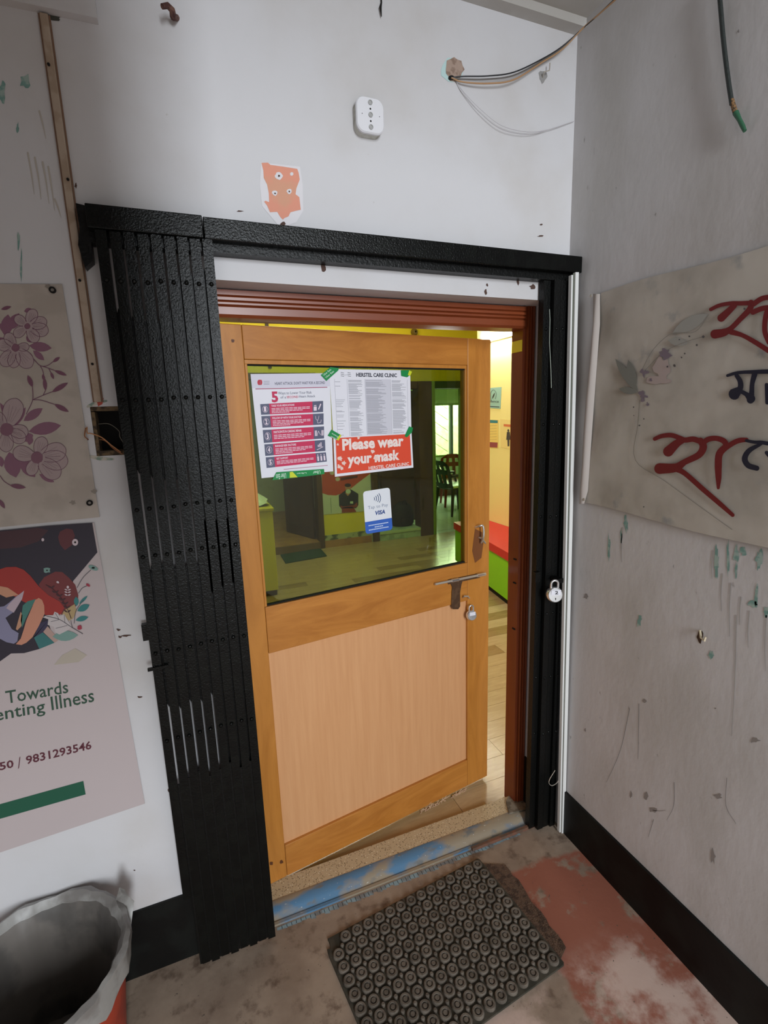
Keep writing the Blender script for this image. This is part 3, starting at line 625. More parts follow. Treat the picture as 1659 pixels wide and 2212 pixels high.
# hole in wall with cables
ce = empty('cable_outlet', fY(978, 152, 0), label='rough broken hole in the plaster where the cables leave the wall', cat='wall hole')
mb = MB(); blob_px(mb, 977, 152, 24, 27, fw, jag=.1, n=16); mb.build('chipped_turquoise_edge', mat('pale_teal_edge', (186, 214, 212), .8), ce)
mb = MB(); blob_px(mb, 981, 150, 20, 24, lambda x, y: fY(x, y, -.0013), jag=.14, n=16); mb.build('bare_mortar', mat('bare_mortar', (168, 146, 132), .95, c2=(140, 118, 104), scale=60, bump=1, bscale=100), ce)
mb = MB(); blob_px(mb, 975, 168, 7, 6, lambda x, y: fY(x, y, -.0018), jag=.1, n=12); mb.build('cable_hole', M_DARK, ce)
def cable(name, pts, r, m_, label, group=None, n=6): return MB().tube([tuple(p) for p in smooth_pts(pts, 6)], r, n).build(name, m_, None, smooth=True, label=label, cat='cable', group=group)
cpth = lambda off, s: [fY(975, 168, -.002), fY(1000, 165+off, -.012), fY(1055, 164+off*s, -.02), fY(1110, 156+off*s, -.022), fY(1170, 128+off*.6, -.024), fY(1215, 100+off*.5, -.03), fX(1258, 62, -.035), fX(1290, 34, -.035), fX(1334, -8+off*.3, -.035)]
cable('black_cable', cpth(0, .3), .0017, flat((34, 34, 38)), 'thin black cable sagging from the wall hole to the ceiling corner')
cable('grey_cable', cpth(6, 1.1), .0018, flat((100, 96, 92)), 'grey cable running between the black and tan cables to the ceiling corner')
cable('tan_cable', cpth(12, 1.35), .0020, flat((178, 138, 98)), 'lowest tan cable sagging from the wall hole to the ceiling corner')
for k, o in enumerate((0, 8)):
    cable('clear_wire', [fY(985, 176, -.003), fY(1003, 200+o*.3, -.008), fY(1040, 238+o, -.01), fY(1085, 272+o, -.012), fY(1140, 285+o*.6, -.012), fY(1185, 280, -.01), fY(1240, 262, -.006)], .0007, mat('translucent_grey_wire', (184, 180, 184), .4), 'faint grey hair-thin wire drooping below the cable hole, ' + ('upper one' if k == 0 else 'lower one'))
mb = MB()
nb = empty('wall_nail', fY(1180, 150, 0), label='bent nail in a smudge of grey mortar near the corner top right', cat='nail')
blob_px(mb, 1173, 165, 9, 15, fw, jag=.3, n=14); mb.build('grey_mortar_smudge', mat('mortar_smudge', (150, 148, 146), .9), nb)
MB().tube([tuple(fY(x, y, d)) for x, y, d in ((1172, 168, 0), (1176, 155, -.015), (1187, 152, -.018), (1188, 136, -.018))], .0016, 6).build('nail_shank', M_STEEL, nb)
# black cable on right wall
cb = empty('hanging_cable', fX(1570, 120, -.01), label='thick black cable with taped green end hanging on the right wall', cat='cable')
MB().tube([tuple(p) for p in smooth_pts([fX(x, y, -.012) for x, y in ((1550, -60), (1556, 10), (1563, 90), (1572, 165), (1581, 225))], 6)], [.0045]*25, 10).build('cable_sheath', mat('black_rubber_cable', (36, 42, 40), .55, bump=.6, bscale=120), cb, smooth=True)
MB().tube([tuple(fX(x, y, -.012)) for x, y in ((1581, 215), (1584, 228), (1588, 242))], [.0040, .0046, .0048], 10).build('brown_tape', mat('brown_tape', (140, 104, 66), .7, c2=(60, 50, 38), scale=300), cb, smooth=True)
MB().tube([tuple(fX(x, y, -.012)) for x, y in ((1589, 243), (1597, 258), (1604, 272), (1609, 283))], [.0058, .0042, .0044, .0036], 10).build('green_core', mat('green_core', (44, 92, 66), .5), cb, smooth=True)
# anchor plug on right wall
hk = empty('wall_plug', fX(1515, 1380, 0), label='broken wall plug with a bent metal hook low on the right wall', cat='hook')
mb = MB(); blob_px(mb, 1512, 1376, 6, 14, fr_, jag=.3); mb.build('plug_hole', flat((58, 40, 28)), hk)
MB().tube([tuple(fX(x, y, d)) for x, y, d in ((1512, 1362, -.002), (1514, 1378, -.012), (1522, 1384, -.014), (1524, 1376, -.012))], .0028, 8).build('hook_wire', mat('pale_metal', (200, 188, 160), .5), hk, smooth=True)

# ================================================================== POSTERS LEFT
PY = -.0035
fp = lambda l: PLc('p', lambda x, y, q: fY(x, y, PY-q), l)
# floral sheet
p1 = Panel(fY(-150, 612, PY), fY(134, 614, PY), fY(215, 1117, PY), fY(-150, 1154, PY), (0, -1, 0))
ps = p1.sheet('floral_sheet', M_FLEX, .0015, label='grey flex sheet printed with purple flowers, upper one left of the gate', cat='poster')
s_ = 4.607; C6 = lambda x, y: (x/s_, 640+y/s_)
PURP = flat((112, 66, 92)); PURPL = flat((158, 132, 142)); PINK = flat((170, 152, 152)); PURPM = flat((134, 92, 112))
lf = MB()
leaves = [((290, 490), (515, 517), 95), ((330, 540), (440, 637), 60), ((240, 545), (335, 640), 60), ((285, 1345), (608, 1285), 125), ((235, 1240), (425, 1115), 90), ((150, 1290), (255, 1105), 60), ((90, 1550), (160, 1805), 170), ((0, 1060), (130, 1290), 60), ((55, 400), (80, 180), 120), ((0, 270), (70, 370), 60), ((-40, 420), (70, 440), 40), ((310, 1390), (290, 1480), 60), ((100, 330), (190, 170), 110), ((200, 560), (150, 710), 60), ((260, 400), (320, 460), 50), ((240, 150), (320, 130), 50), ((200, 1620), (350, 1800), 120), ((390, 1770), (540, 1850), 60), ((450, 1680), (590, 1705), 40), ((0, 1590), (20, 1700), 60), ((220, 1430), (330, 1380), 90)]
for a, b, wd in leaves: lf = MB(); leaf_px(lf, C6(*a), C6(*b), wd/s_, fp(.0004)); lf.build('printed_leaf', PURPM, ps)
flowers = [((272, 298), [(345, 130), (465, 245), (480, 355), (370, 455), (140, 395), (150, 200)], 30), ((155, 512), [(60, 370), (290, 500), (20, 690), (310, 705), (130, 712), (-30, 470)], 40), ((65, 1325), [(280, 1360), (170, 1020), (60, 1550), (-60, 1160), (250, 1440)], 65), ((368, 1605), [(430, 1400), (655, 1520), (675, 1650), (590, 1800), (290, 1780), (130, 1540)], 60)]
for c, tips, r in flowers:
    pt = MB(); ol = MB(); ve = MB()
    for t in tips:
        L = math.hypot(t[0]-c[0], t[1]-c[1])
        o = petal_px(pt, C6(*c), C6(*t), L*.62/s_, fp(.0008))
        ribbon_px(ol, o[1:-1], .9, fp(.0012), n=2, round_end=False)
        c_ = np.array(C6(*c)); t_ = np.array(C6(*t)); dd = t_-c_; nn = np.array([-dd[1], dd[0]])
        for k in (-.16, -.05, .07, .18): ribbon_px(ve, [c_+dd*.25+nn*k*.4, c_+dd*.75+nn*k], .45, fp(.0012), n=2, round_end=False)
    fo = pt.build('printed_flower', PINK, ps); ol.build('petal_outline', PURP, fo); ve.build('petal_veins', flat((136, 108, 118)), fo, kind='stuff')
    mb = MB(); blob_px(mb, *C6(*c), r/s_, r/s_, fp(.0016), jag=.06, n=18); mb.build('flower_centre', flat((128, 88, 104)), fo)
st = MB(); bd = MB()
for pts in ([(330, 620), (400, 690), (470, 690), (530, 650)], [(400, 690), (480, 715), (545, 740)], [(400, 690), (425, 740), (435, 790)], [(485, 720), (510, 765)], [(260, 1175), (325, 1030), (322, 895)], [(325, 1030), (430, 985), (520, 950)], [(430, 985), (455, 930)], [(325, 1030), (410, 1035), (540, 1075)], [(0, 1785), (40, 1840), (100, 1880)]):
    ribbon_px(st, [C6(*p) for p in pts], 1.5, fp(.0010), round_end=False)
for a, b, wd in (((525, 655), (597, 605), 34), ((540, 738), (665, 788), 36), ((425, 775), (440, 840), 30), ((505, 755), (535, 825), 28), ((325, 905), (275, 785), 46), ((515, 955), (678, 860), 50), ((455, 940), (440, 810), 40), ((538, 1073), (685, 1150), 48), ((95, 1880), (258, 1905), 48), ((10, 130), (112, 103), 36), ((-10, 2020), (48, 2112), 40)): bd = MB(); leaf_px(bd, C6(*a), C6(*b), wd/s_, fp(.0010)); bd.build('printed_bud', flat((118, 74, 94)), ps)
st.build('printed_stems', PURP, ps)
for k, (x, y) in enumerate(((114, 627), (194, 1086))):
    c = fY(x, y, PY); MB().lathe([(.0035, -.002), (.0035, -.0045), (.0068, -.0045), (.0068, -.0005)], c, 18, (0, 1, 0)).build('eyelet', M_DARK, ps, smooth=True)
mb = MB(); blob_px(mb, 103, 618, 8, 5, fp(.0006), jag=.4); blob_px(mb, 203, 1062, 6, 4, fp(.0006), jag=.4); blob_px(mb, 157, 1085, 6, 4, fp(.0006), jag=.4); mb.build('dirt_mark', flat((140, 132, 122)), ps)
# poster 2
p2 = Panel(fY(-60, 1152, PY), fY(203, 1129, PY), fY(313, 1736, PY), fY(-60, 1862, PY), (0, -1, 0))
ps = p2.sheet('health_poster', M_POST, .0012, label='illness prevention poster with embracing figures and phone number, lower one left of the gate', cat='poster')
s2 = 6.704; C7 = lambda pts: [(x/s2, 1120+y/s2) for x, y in pts]
def pp(name, pts, col, l):
    mb = MB(); mb.poly([fp(l)(*p) for p in C7(pts)]); return mb.build(name, flat(col), ps)
pp('printed_sky', [(-380, 235), (0, 175), (700, 105), (1335, 62), (1410, 490), (1060, 905), (1000, 1300), (700, 1500), (790, 1800), (570, 1890), (350, 1950), (160, 1955), (0, 2070), (-380, 2200)], (36, 28, 44), .0004)
pp('printed_glow', [(-380, 260), (0, 190), (560, 135), (700, 170), (560, 330), (300, 420), (0, 440), (-380, 480)], (66, 34, 42), .0006)
pp('printed_glow', [(870, 190), (960, 145), (1050, 160), (1085, 250), (1050, 380), (940, 460), (870, 380), (840, 270)], (92, 38, 44), .0007)
pp('printed_hair', [(560, 960), (640, 850), (800, 770), (900, 775), (1000, 860), (1090, 960), (1135, 1110), (1120, 1250), (1040, 1330), (900, 1400), (700, 1200)], (112, 42, 44), .0007)
pp('printed_hair', [(-380, 900), (0, 735), (90, 705), (230, 700), (340, 740), (440, 830), (560, 980), (700, 1110), (860, 1200), (930, 1290), (880, 1390), (660, 1400), (560, 1300), (330, 1200), (0, 1000), (-380, 1100)], (158, 40, 32), .0010)
pp('printed_ground', [(900, 1390), (930, 1330), (1080, 1240), (1110, 1340), (1060, 1450), (1000, 1480)], (176, 152, 108), .0010)
pp('printed_face', [(-380, 1020), (0, 980), (110, 1000), (200, 1060), (270, 1110), (200, 1120), (90, 1145), (0, 1100), (-380, 1120)], (196, 142, 112), .0012)
pp('printed_sleeve', [(-380, 1340), (60, 1270), (130, 1220), (230, 1130), (300, 1090), (350, 1045), (320, 1160), (240, 1290), (190, 1360), (80, 1440), (170, 1600), (270, 1660), (250, 1780), (200, 1815), (90, 1790), (-40, 1720), (-380, 1700)], (132, 130, 158), .0013)
pp('printed_cuff', [(130, 1240), (240, 1130), (350, 1045), (320, 1165), (200, 1365), (90, 1300)], (184, 166, 176), .0014)
pp('printed_teal', [(330, 1260), (400, 1200), (520, 1165), (470, 1260), (380, 1440), (320, 1580), (300, 1480), (320, 1340)], (62, 120, 110), .0014)
pp('printed_arm', [(230, 1820), (300, 1740), (340, 1620), (380, 1480), (440, 1340), (510, 1180), (560, 1150), (610, 1180), (640, 1260), (645, 1380), (560, 1560), (470, 1720), (380, 1800), (310, 1832)], (200, 138, 112), .0015)
pp('printed_arm', [(230, 1600), (300, 1350), (325, 1400), (310, 1560), (250, 1620)], (190, 142, 112), .0014)
pp('printed_indigo', [(500, 1720), (560, 1520), (700, 1470), (690, 1560), (620, 1650), (480, 1730)], (48, 42, 72), .0012)
pp('printed_teal', [(490, 1720), (620, 1650), (790, 1800), (570, 1890)], (48, 112, 112), .0013)
pp('printed_leg', [(620, 1640), (690, 1560), (800, 1690), (840, 1770), (790, 1800)], (178, 150, 140), .0013)
mb = MB()
for a, b, wd in (((1120, 1340), (1297, 1250), 95), ((1095, 1475), (1280, 1428), 75), ((1145, 1240), (1268, 1120), 40), ((1100, 1130), (1110, 1270), 70)): leaf_px(mb, *C7([a, b]), wd/s2, fp(.0016))
mb.build('printed_leaves', flat((44, 122, 122)), ps)
mb = MB(); leaf_px(mb, *C7([(760, 1710), (1130, 1690)]), 150/s2, fp(.0016)); blob_px(mb, *C7([(1350, 715)])[0], 75/s2, 32/s2, fp(.0016), rot=.4); blob_px(mb, *C7([(680, 752)])[0], 50/s2, 40/s2, fp(.0016), jag=.3, n=10)
mb.build('printed_leaves', flat((116, 152, 144)), ps)
mb = MB(); mb.poly([fp(.0018)(*p) for p in C7([(620, 1430), (680, 1400), (770, 1400), (790, 1350), (840, 1370), (860, 1410), (930, 1385), (960, 1440), (1040, 1570), (980, 1620), (860, 1680), (800, 1650), (780, 1570), (690, 1540), (700, 1460)])]); mb.build('printed_white_leaf', flat((196, 188, 188)), ps)
mb = MB()
for pts, wd in (([(670, 1412), (860, 1462), (1030, 1570), (1200, 1672)], 9), ([(800, 1370), (855, 1460)], 6), ([(735, 1495), (855, 1465)], 6), ([(930, 1400), (940, 1505)], 6), ([(805, 1592), (975, 1550)], 6), ([(1025, 1475), (1050, 1590)], 7), ([(1115, 1005), (1200, 860), (1315, 745)], 8), ([(1135, 1085), (1190, 1010), (1260, 975)], 8), ([(1075, 1520), (1100, 1340), (1210, 1180)], 8)): ribbon_px(mb, C7(pts), wd/s2, fp(.002), round_end=False)
mb.build('printed_stalks', flat((70, 66, 74)), ps)
mb = MB(); ribbon_px(mb, C7([(1030, 1450), (980, 1320), (880, 1150), (760, 1020), (660, 960)]), 1.4, fp(.002), round_end=False)
for x, y in ((975, 1360), (970, 1300), (940, 1245), (900, 1190), (860, 1130), (800, 1080), (740, 1010)):
    for k in (-1, 1): leaf_px(mb, *C7([(x, y), (x+k*50, y-35)]), 22/s2, fp(.002))
mb.build('printed_fern', flat((60, 24, 32)), ps)
mb = MB(); blob_px(mb, *C7([(1088, 345)])[0], 44/s2, 50/s2, fp(.002)); blob_px(mb, *C7([(620, 308)])[0], 20/s2, 24/s2, fp(.002)); blob_px(mb, *C7([(982, 995)])[0], 18/s2, 22/s2, fp(.002)); blob_px(mb, *C7([(838, 925)])[0], 20/s2, 18/s2, fp(.002), jag=.3, n=10)
for y in (1030, 1065, 1105):
    for k in (-1, 1): leaf_px(mb, *C7([(980, y+10), (980+k*48, y-8)]), 20/s2, fp(.002))
mb.build('printed_white_sprig', flat((206, 190, 196)), ps)
mb = MB(); blob_px(mb, *C7([(1088, 345)])[0], 15/s2, 15/s2, fp(.0024)); blob_px(mb, *C7([(1350, 715)])[0], 24/s2, 12/s2, fp(.0024)); blob_px(mb, *C7([(680, 752)])[0], 12/s2, 10/s2, fp(.0024)); mb.build('printed_dot', M_DARK, ps)
mb = MB(); blob_px(mb, *C7([(1152, 1578)])[0], 36/s2, 30/s2, fp(.002), jag=.35, n=10); mb.build('printed_red_flower', flat((160, 44, 66)), ps); mb = MB(); blob_px(mb, *C7([(1275, 965)])[0], 34/s2, 18/s2, fp(.002), rot=.6); mb.build('printed_red_flower', flat((160, 44, 66)), ps)
mb = MB(); mb.poly([fp(.0007)(*p) for p in C7([(780, 2120), (900, 1980), (1090, 1880), (1260, 1980), (1140, 2080)])]); mb.build('printed_shadow', flat((178, 168, 154)), ps)
def px_text(parent, body, a, b, h, col, bold=0, y=PY-.0006, name='lettering', fn=None, cap=.70):
    fn = fn or (lambda x, yy: fY(x, yy, y)); O = fn(*a); U = fn(*b)-O; V = fn(a[0]-h*.12, a[1]-h)-O
    mb = MB(); text_to(mb, body, O, U, V, bold, cap); return mb.build(name, flat(col), parent)
px_text(ps, 'Towards', (14, 1520), (148, 1496), 27, (40, 74, 56), .008)
px_text(ps, 'Preventing', (-96, 1574), (98, 1537), 27, (40, 74, 56), .008); px_text(ps, 'Illness', (112, 1534), (204, 1515), 29, (40, 74, 56), .008)
px_text(ps, '50', (0, 1664), (30, 1657), 16, (88, 34, 48), .02); px_text(ps, '/', (39, 1661), (46, 1652), 18, (88, 34, 48), .01); px_text(ps, '9831293546', (57, 1651), (198, 1617), 17, (88, 34, 48), .02)
mb = MB(); mb.poly([fp(.0006)(*p) for p in ((-60, 1754), (180, 1687), (185, 1716), (-60, 1786))]); mb.build('printed_bar', flat((22, 84, 62)), ps)

# ================================================================== BANNER RIGHT
BX = -.010
fb = lambda l: PLc('b', lambda x, y, q: fX(x, y, BX-q), l)
bn = empty('cloth_banner', fX(1400, 1100, BX), label='dusty white banner with red and navy hand lettering on the right wall', cat='banner')
TLb, TRb = fX(1296, 633, BX), fX(1659, 528, BX); BLb, BRb = fX(1262, 1086, BX), fX(1659, 1186, BX)
dT = (TRb-TLb); dB = (BRb-BLb); k1 = 1.25
TRb = TLb+dT*k1; BRb = BLb+dB*k1
nu, nv = 40, 22; mb = MB(); vs = []
for j in range(nv+1):
    v = j/nv
    for i in range(nu+1):
        u = i/nu; p = (TLb*(1-u)+TRb*u)*(1-v)+(BLb*(1-u)+BRb*u)*v
        p = p+np.array([.0004+.0022*(1+math.sin(v*13+u*9+2*math.sin(u*6)))*.5*(1+1.2*math.exp(-u*4)), 0, .004*math.sin(u*7)*(1 if v == 0 else 0)+.003*math.sin(u*9)*(v == 1)]); vs.append(p)
mb.add(vs, [(j*(nu+1)+i, j*(nu+1)+i+1, (j+1)*(nu+1)+i+1, (j+1)*(nu+1)+i) for j in range(nv) for i in range(nu)])
mb.build('banner_cloth', M_BANNER, bn, smooth=True)
# rolled left hem
mb = MB(); rows = []; hem = [(1281, 635, 1296), (1282, 700, 1296), (1275, 780, 1290), (1266, 860, 1284), (1261, 930, 1279), (1258, 1000, 1274), (1253, 1060, 1270), (1251, 1088, 1262)]
for (xl, y, xr) in hem:
    a = fX(xl, y, BX); b = fX(xr, y, BX); rows.append([a*(1-t)+b*t+np.array([-.012*math.sin(math.pi*t)*(.25 if y < 660 or y > 1080 else 1), 0, 0]) for t in np.linspace(0, 1, 7)])
mb.add([p for r in rows for p in r], [(j*7+i, j*7+i+1, (j+1)*7+i+1, (j+1)*7+i) for j in range(len(rows)-1) for i in range(6)])
mb.build('rolled_hem', mat('pale_hem_cloth', (186, 178, 172), .8), bn, smooth=True)
s5 = 4.022; C5 = lambda pts: [(1380+x/s5, 600+y/s5) for x, y in pts]
RB = flat((112, 24, 28)); NB = flat((22, 26, 46)); MZ = flat((70, 30, 42))
def strokes(name, L, m_, l=.0016):
    mb = MB()
    f_ = fb(l)
    for pts, w_ in L: ribbon_px(mb, C5(pts), [q*1.12/s5 for q in w_] if isinstance(w_, (list, tuple)) else w_*1.12/s5, f_); f_.l += .0001
    return mb.build(name, m_, bn)
strokes('red_lettering', [
    ([(625, 275), (700, 240), (800, 222), (880, 222), (970, 220), (1000, 225)], [28, 30, 34, 36, 40]),
    ([(830, 240), (780, 290), (715, 350)], [44, 50, 60]),
    ([(975, 215), (965, 270), (880, 360), (800, 440), (740, 475), (660, 490)], [44, 46, 40, 40, 60, 70]),
    ([(800, 470), (900, 500), (1010, 560), (1120, 630), (1250, 720)], [44, 34, 38, 40, 30]),
    ([(995, 230), (1060, 185), (1120, 170), (1200, 160)], 40), ([(990, 300), (1060, 270), (1120, 260), (1200, 262)], 40),
    ([(1120, 270), (1098, 360), (1095, 470), (1130, 560)], 40)], RB)
strokes('red_lettering', [
    ([(138, 1400), (200, 1375), (280, 1368), (350, 1390), (400, 1410), (470, 1402), (530, 1420)], [30, 36, 38, 42, 44]),
    ([(390, 1410), (330, 1440), (255, 1510)], [40, 60, 80]),
    ([(535, 1415), (560, 1470), (520, 1540), (400, 1600), (320, 1650), (180, 1658)], [48, 60, 52, 46, 66, 84]),
    ([(310, 1655), (400, 1700), (560, 1840), (700, 1960), (815, 2062)], [46, 40, 40, 38, 30]),
    ([(555, 1440), (600, 1405), (670, 1395), (740, 1420), (765, 1470)], [40, 42, 40, 44, 44]),
    ([(765, 1460), (700, 1530), (690, 1640), (692, 1740), (690, 1825)], [50, 56, 56, 46, 24]),
    ([(765, 1470), (830, 1430), (880, 1412), (935, 1408)], [40, 40, 40, 34])], RB)
strokes('navy_lettering', [
    ([(770, 850), (860, 825), (1000, 818), (1110, 815), (1200, 812)], [22, 26, 34, 36]),
    ([(850, 850), (880, 900), (880, 960), (830, 1010)], [34, 40, 44, 90]), ([(870, 980), (930, 1010), (975, 1050)], [30, 34, 66]),
    ([(1005, 840), (985, 920), (980, 1000), (970, 1060)], [44, 36, 40, 60]), ([(1110, 930), (1115, 1085)], 30)], NB)
strokes('navy_lettering', [
    ([(935, 1415), (1000, 1428), (1060, 1430), (1120, 1440), (1200, 1450)], [24, 26, 30, 36]),
    ([(1060, 1445), (960, 1500), (920, 1570), (950, 1630), (1025, 1655)], [24, 40, 46, 44, 40]), ([(1110, 1520), (1160, 1580)], 30)], NB)
s8 = 3.253; C8 = lambda pts: [(1240+x/s8, 520+y/s8) for x, y in pts]
mb = MB()
for a, b, wd in (((450, 1065), (290, 830), 60), ((430, 1040), (380, 835), 60), ((445, 1065), (315, 1040), 48)): leaf_px(mb, *C8([a, b]), wd/s8, fb(.0012))
mb.build('printed_leaves', flat((124, 126, 120)), bn)
mb = MB(); leaf_px(mb, *C8([(690, 650), (940, 515)]), 90/s8, fb(.0010)); leaf_px(mb, *C8([(660, 700), (800, 720)]), 60/s8, fb(.0010)); mb.build('printed_leaves', flat((158, 158, 152)), bn)
mb = MB()
for pts in ([(460, 1120), (448, 1290), (430, 1540), (640, 1690), (900, 1880), (1110, 2030)], [(480, 900), (560, 760), (690, 650), (850, 640), (950, 515)], [(500, 910), (620, 790), (760, 720), (905, 675)]): ribbon_px(mb, C8(pts), 4/s8, fb(.0013), round_end=False)
mb.build('printed_line', flat((140, 136, 128)), bn)
mb = MB()
for x, y, r in ((645, 790, 34), (490, 930, 26), (480, 1090, 28), (540, 980, 11), (515, 1150, 12)): mb = MB(); blob_px(mb, *C8([(x, y)])[0], r/s8, r/s8, fb(.0015), jag=.6, n=17); mb.build('printed_flower', flat((122, 110, 122)), bn)
mb = MB()
for x, y, r in ((908, 675, 10), (862, 733, 8), (810, 672, 7), (740, 695, 5), (778, 792, 6), (755, 820, 6), (705, 878, 10), (655, 885, 7), (418, 1170, 5), (420, 1228, 4), (490, 1252, 5), (459, 1298, 6), (1198, 478, 8), (490, 1870, 5)): blob_px(mb, *C8([(x, y)])[0], r/s8, r/s8, fb(.0026), jag=.2, n=8)
mb.build('printed_dot', flat((84, 82, 82)), bn)
mb = MB(); blob_px(mb, *C8([(620, 890)])[0], 60/s8, 70/s8, fb(.0007), jag=.3); blob_px(mb, *C8([(590, 980)])[0], 80/s8, 30/s8, fb(.0007), jag=.3); mb.build('printed_blush', flat((176, 162, 158)), bn)
for x, y in ((1277, 639), (1262, 1079)):
    MB().lathe([(.0045, 0), (.0045, .002), (.0015, .003), (.0001, .003)], fX(x, y, BX-.0035), 10, (-1, 0, 0)).build('nail_head', M_STEEL, bn, smooth=True)

# ================================================================== PAPERS ON THE DOOR GLASS
DG = .0095
fg = lambda l: PLc('g', lambda x, y, q: fD(x, y, DG-q), l)
NDv = -DN
pA = Panel(fg(0)(541, 808), fg(0)(712, 806), fg(0)(720, 1018), fg(0)(565, 1033), NDv)
# quad corners read: TL, TR, BR, BL
sh = pA.sheet('health_leaflet', M_PAPER, .0005, label='white leaflet listing five numbered ways to avoid a second heart attack, left on the glass', cat='paper')
mb = MB(); pA.rect(mb, 0, 0, 1, .13, .0003); mb.build('header_band', flat((212, 210, 224)), sh)
mb = MB(); pA.rect(mb, .04, .135, .96, .143, .0006); pA.rect(mb, .30, .930, .92, .935, .0006); mb.build('rule_line', flat((170, 90, 120)), sh)
mb = MB(); blob_px(mb, 560, 826, 4, 6, fg(.0006)); blob_px(mb, 563.5, 826, 3, 6, fg(.0006)); mb.build('apple_heart_logo', flat((190, 40, 62)), sh)
mb = MB(); mb.tube([tuple(fg(.0009)(562, 823)), tuple(fg(.0009)(562, 831))], .0006, 4)
for dy in (824, 827.5, 830.5): ribbon_px(mb, [(569.5, dy), (582, dy-.3)], .9, fg(.0006), round_end=False)
mb.build('logo_caption', flat((140, 140, 155)), sh)
mb = MB(); pA.text(mb, "HEART ATTACK: DON'T WAIT FOR A SECOND", .28, .105, .65, .026, bold=.012); mb.build('lettering', flat((84, 84, 104)), sh)
mb = MB(); pA.text(mb, '5', .225, .265, .082, .095, bold=.04); pA.text(mb, 'SECOND', .415, .235, .15, .022, bold=.01); mb.build('lettering', flat((196, 40, 86)), sh)
mb = MB(); pA.text(mb, 'Ways to Lower Your Risk', .31, .197, .435, .026, bold=.004); pA.text(mb, 'of a', .335, .236, .07, .024, bold=.004); pA.text(mb, 'Heart Attack', .575, .233, .215, .024, bold=.004); mb.build('lettering', flat((110, 112, 130)), sh)
titles = ['TAKE YOUR MEDICATIONS', 'FOLLOW UP WITH YOUR DOCTOR', 'PARTICIPATE IN CARDIAC REHAB', 'MANAGE RISK FACTORS', 'GET SUPPORT']
bars = [((562, 873), (698, 866), (698, 890), (564, 896)), ((564.5, 899), (699, 893), (699, 917), (567, 924)), ((567.5, 929), (700, 921), (700, 947), (570, 957)), ((571, 960), (702, 950), (703, 974), (573, 985)), ((574, 988), (704, 977), (706, 997), (576, 1011))]
for k, q in enumerate(bars):
    pb = Panel(*[fg(.0004)(*p) for p in q], NDv)
    mb = MB(); pb.rect(mb, .135, 0, .82, 1, 0); mb.build('crimson_bar', flat((200, 40, 86)), sh)
    for ua, ub in ((0, .135), (.82, 1)): mb = MB(); pb.rect(mb, ua, 0, ub, 1, 0); mb.build('slate_box', flat((88, 92, 116)), sh)
    mb = MB(); cpt = (.068, .5)
    ring = [pb.pt(.068+.042*math.cos(a), .5+.30*math.sin(a), .0003) for a in np.linspace(0, 2*math.pi, 17)]
    for i in range(16): mb.bar(ring[i], ring[i+1], .0008, .0003, up=tuple(DN))
    pb.text(mb, str(k+1), .050, .70, .034, .42, .0004, bold=.04); pb.text(mb, titles[k], .165, .30, (.36, .46, .45, .34, .19)[k], .17, .0004, bold=.03)
    for i, ln in enumerate((.62, .62, .5, .28)[:4 if k in (0, 1, 3) else 3]):
        for sgm in range(9):
            u0 = .165+sgm*ln/9*1.0; pb.rect(mb, u0, .44+i*.13, u0+ln/9*.86, .495+i*.13, .0004)
    # icon
    if k == 0: pb.rect(mb, .845, .35, .885, .42, .0004); pb.rect(mb, .84, .48, .89, .85, .0004); leaf_px
    if k == 0: mb.bar(pb.pt(.92, .75, .0005), pb.pt(.96, .25, .0005), .0035, .0002, up=tuple(DN))
    if k == 1:
        for a, b in (((.86, .2), (.87, .5)), ((.87, .5), (.90, .6)), ((.90, .6), (.92, .2)), ((.89, .6), (.90, .85)), ((.90, .85), (.95, .8)), ((.95, .8), (.96, .55))): mb.bar(pb.pt(*a, .0005), pb.pt(*b, .0005), .0011, .0002, up=tuple(DN))
    if k == 2: [pb.rect(mb, u, .3, u+.014, .75, .0004) for u in (.84, .86, .955, .975)]; mb.bar(pb.pt(.88, .75, .0005), pb.pt(.9, .35, .0005), .0012, .0002, up=tuple(DN)); mb.bar(pb.pt(.9, .35, .0005), pb.pt(.94, .7, .0005), .0012, .0002, up=tuple(DN))
    if k == 3: pb.rect(mb, .87, .4, .885, .6, .0004); pb.rect(mb, .895, .3, .91, .6, .0004); pb.rect(mb, .92, .2, .935, .6, .0004); mb.bar(pb.pt(.85, .85, .0005), pb.pt(.96, .6, .0005), .0018, .0002, up=tuple(DN))
    if k == 4: [(pb.rect(mb, u, .35, u+.028, .85, .0004), pb.rect(mb, u+.007, .15, u+.02, .3, .0004)) for u in (.84, .895, .95)]
    mb.build('lettering', flat((232, 214, 226)), sh)
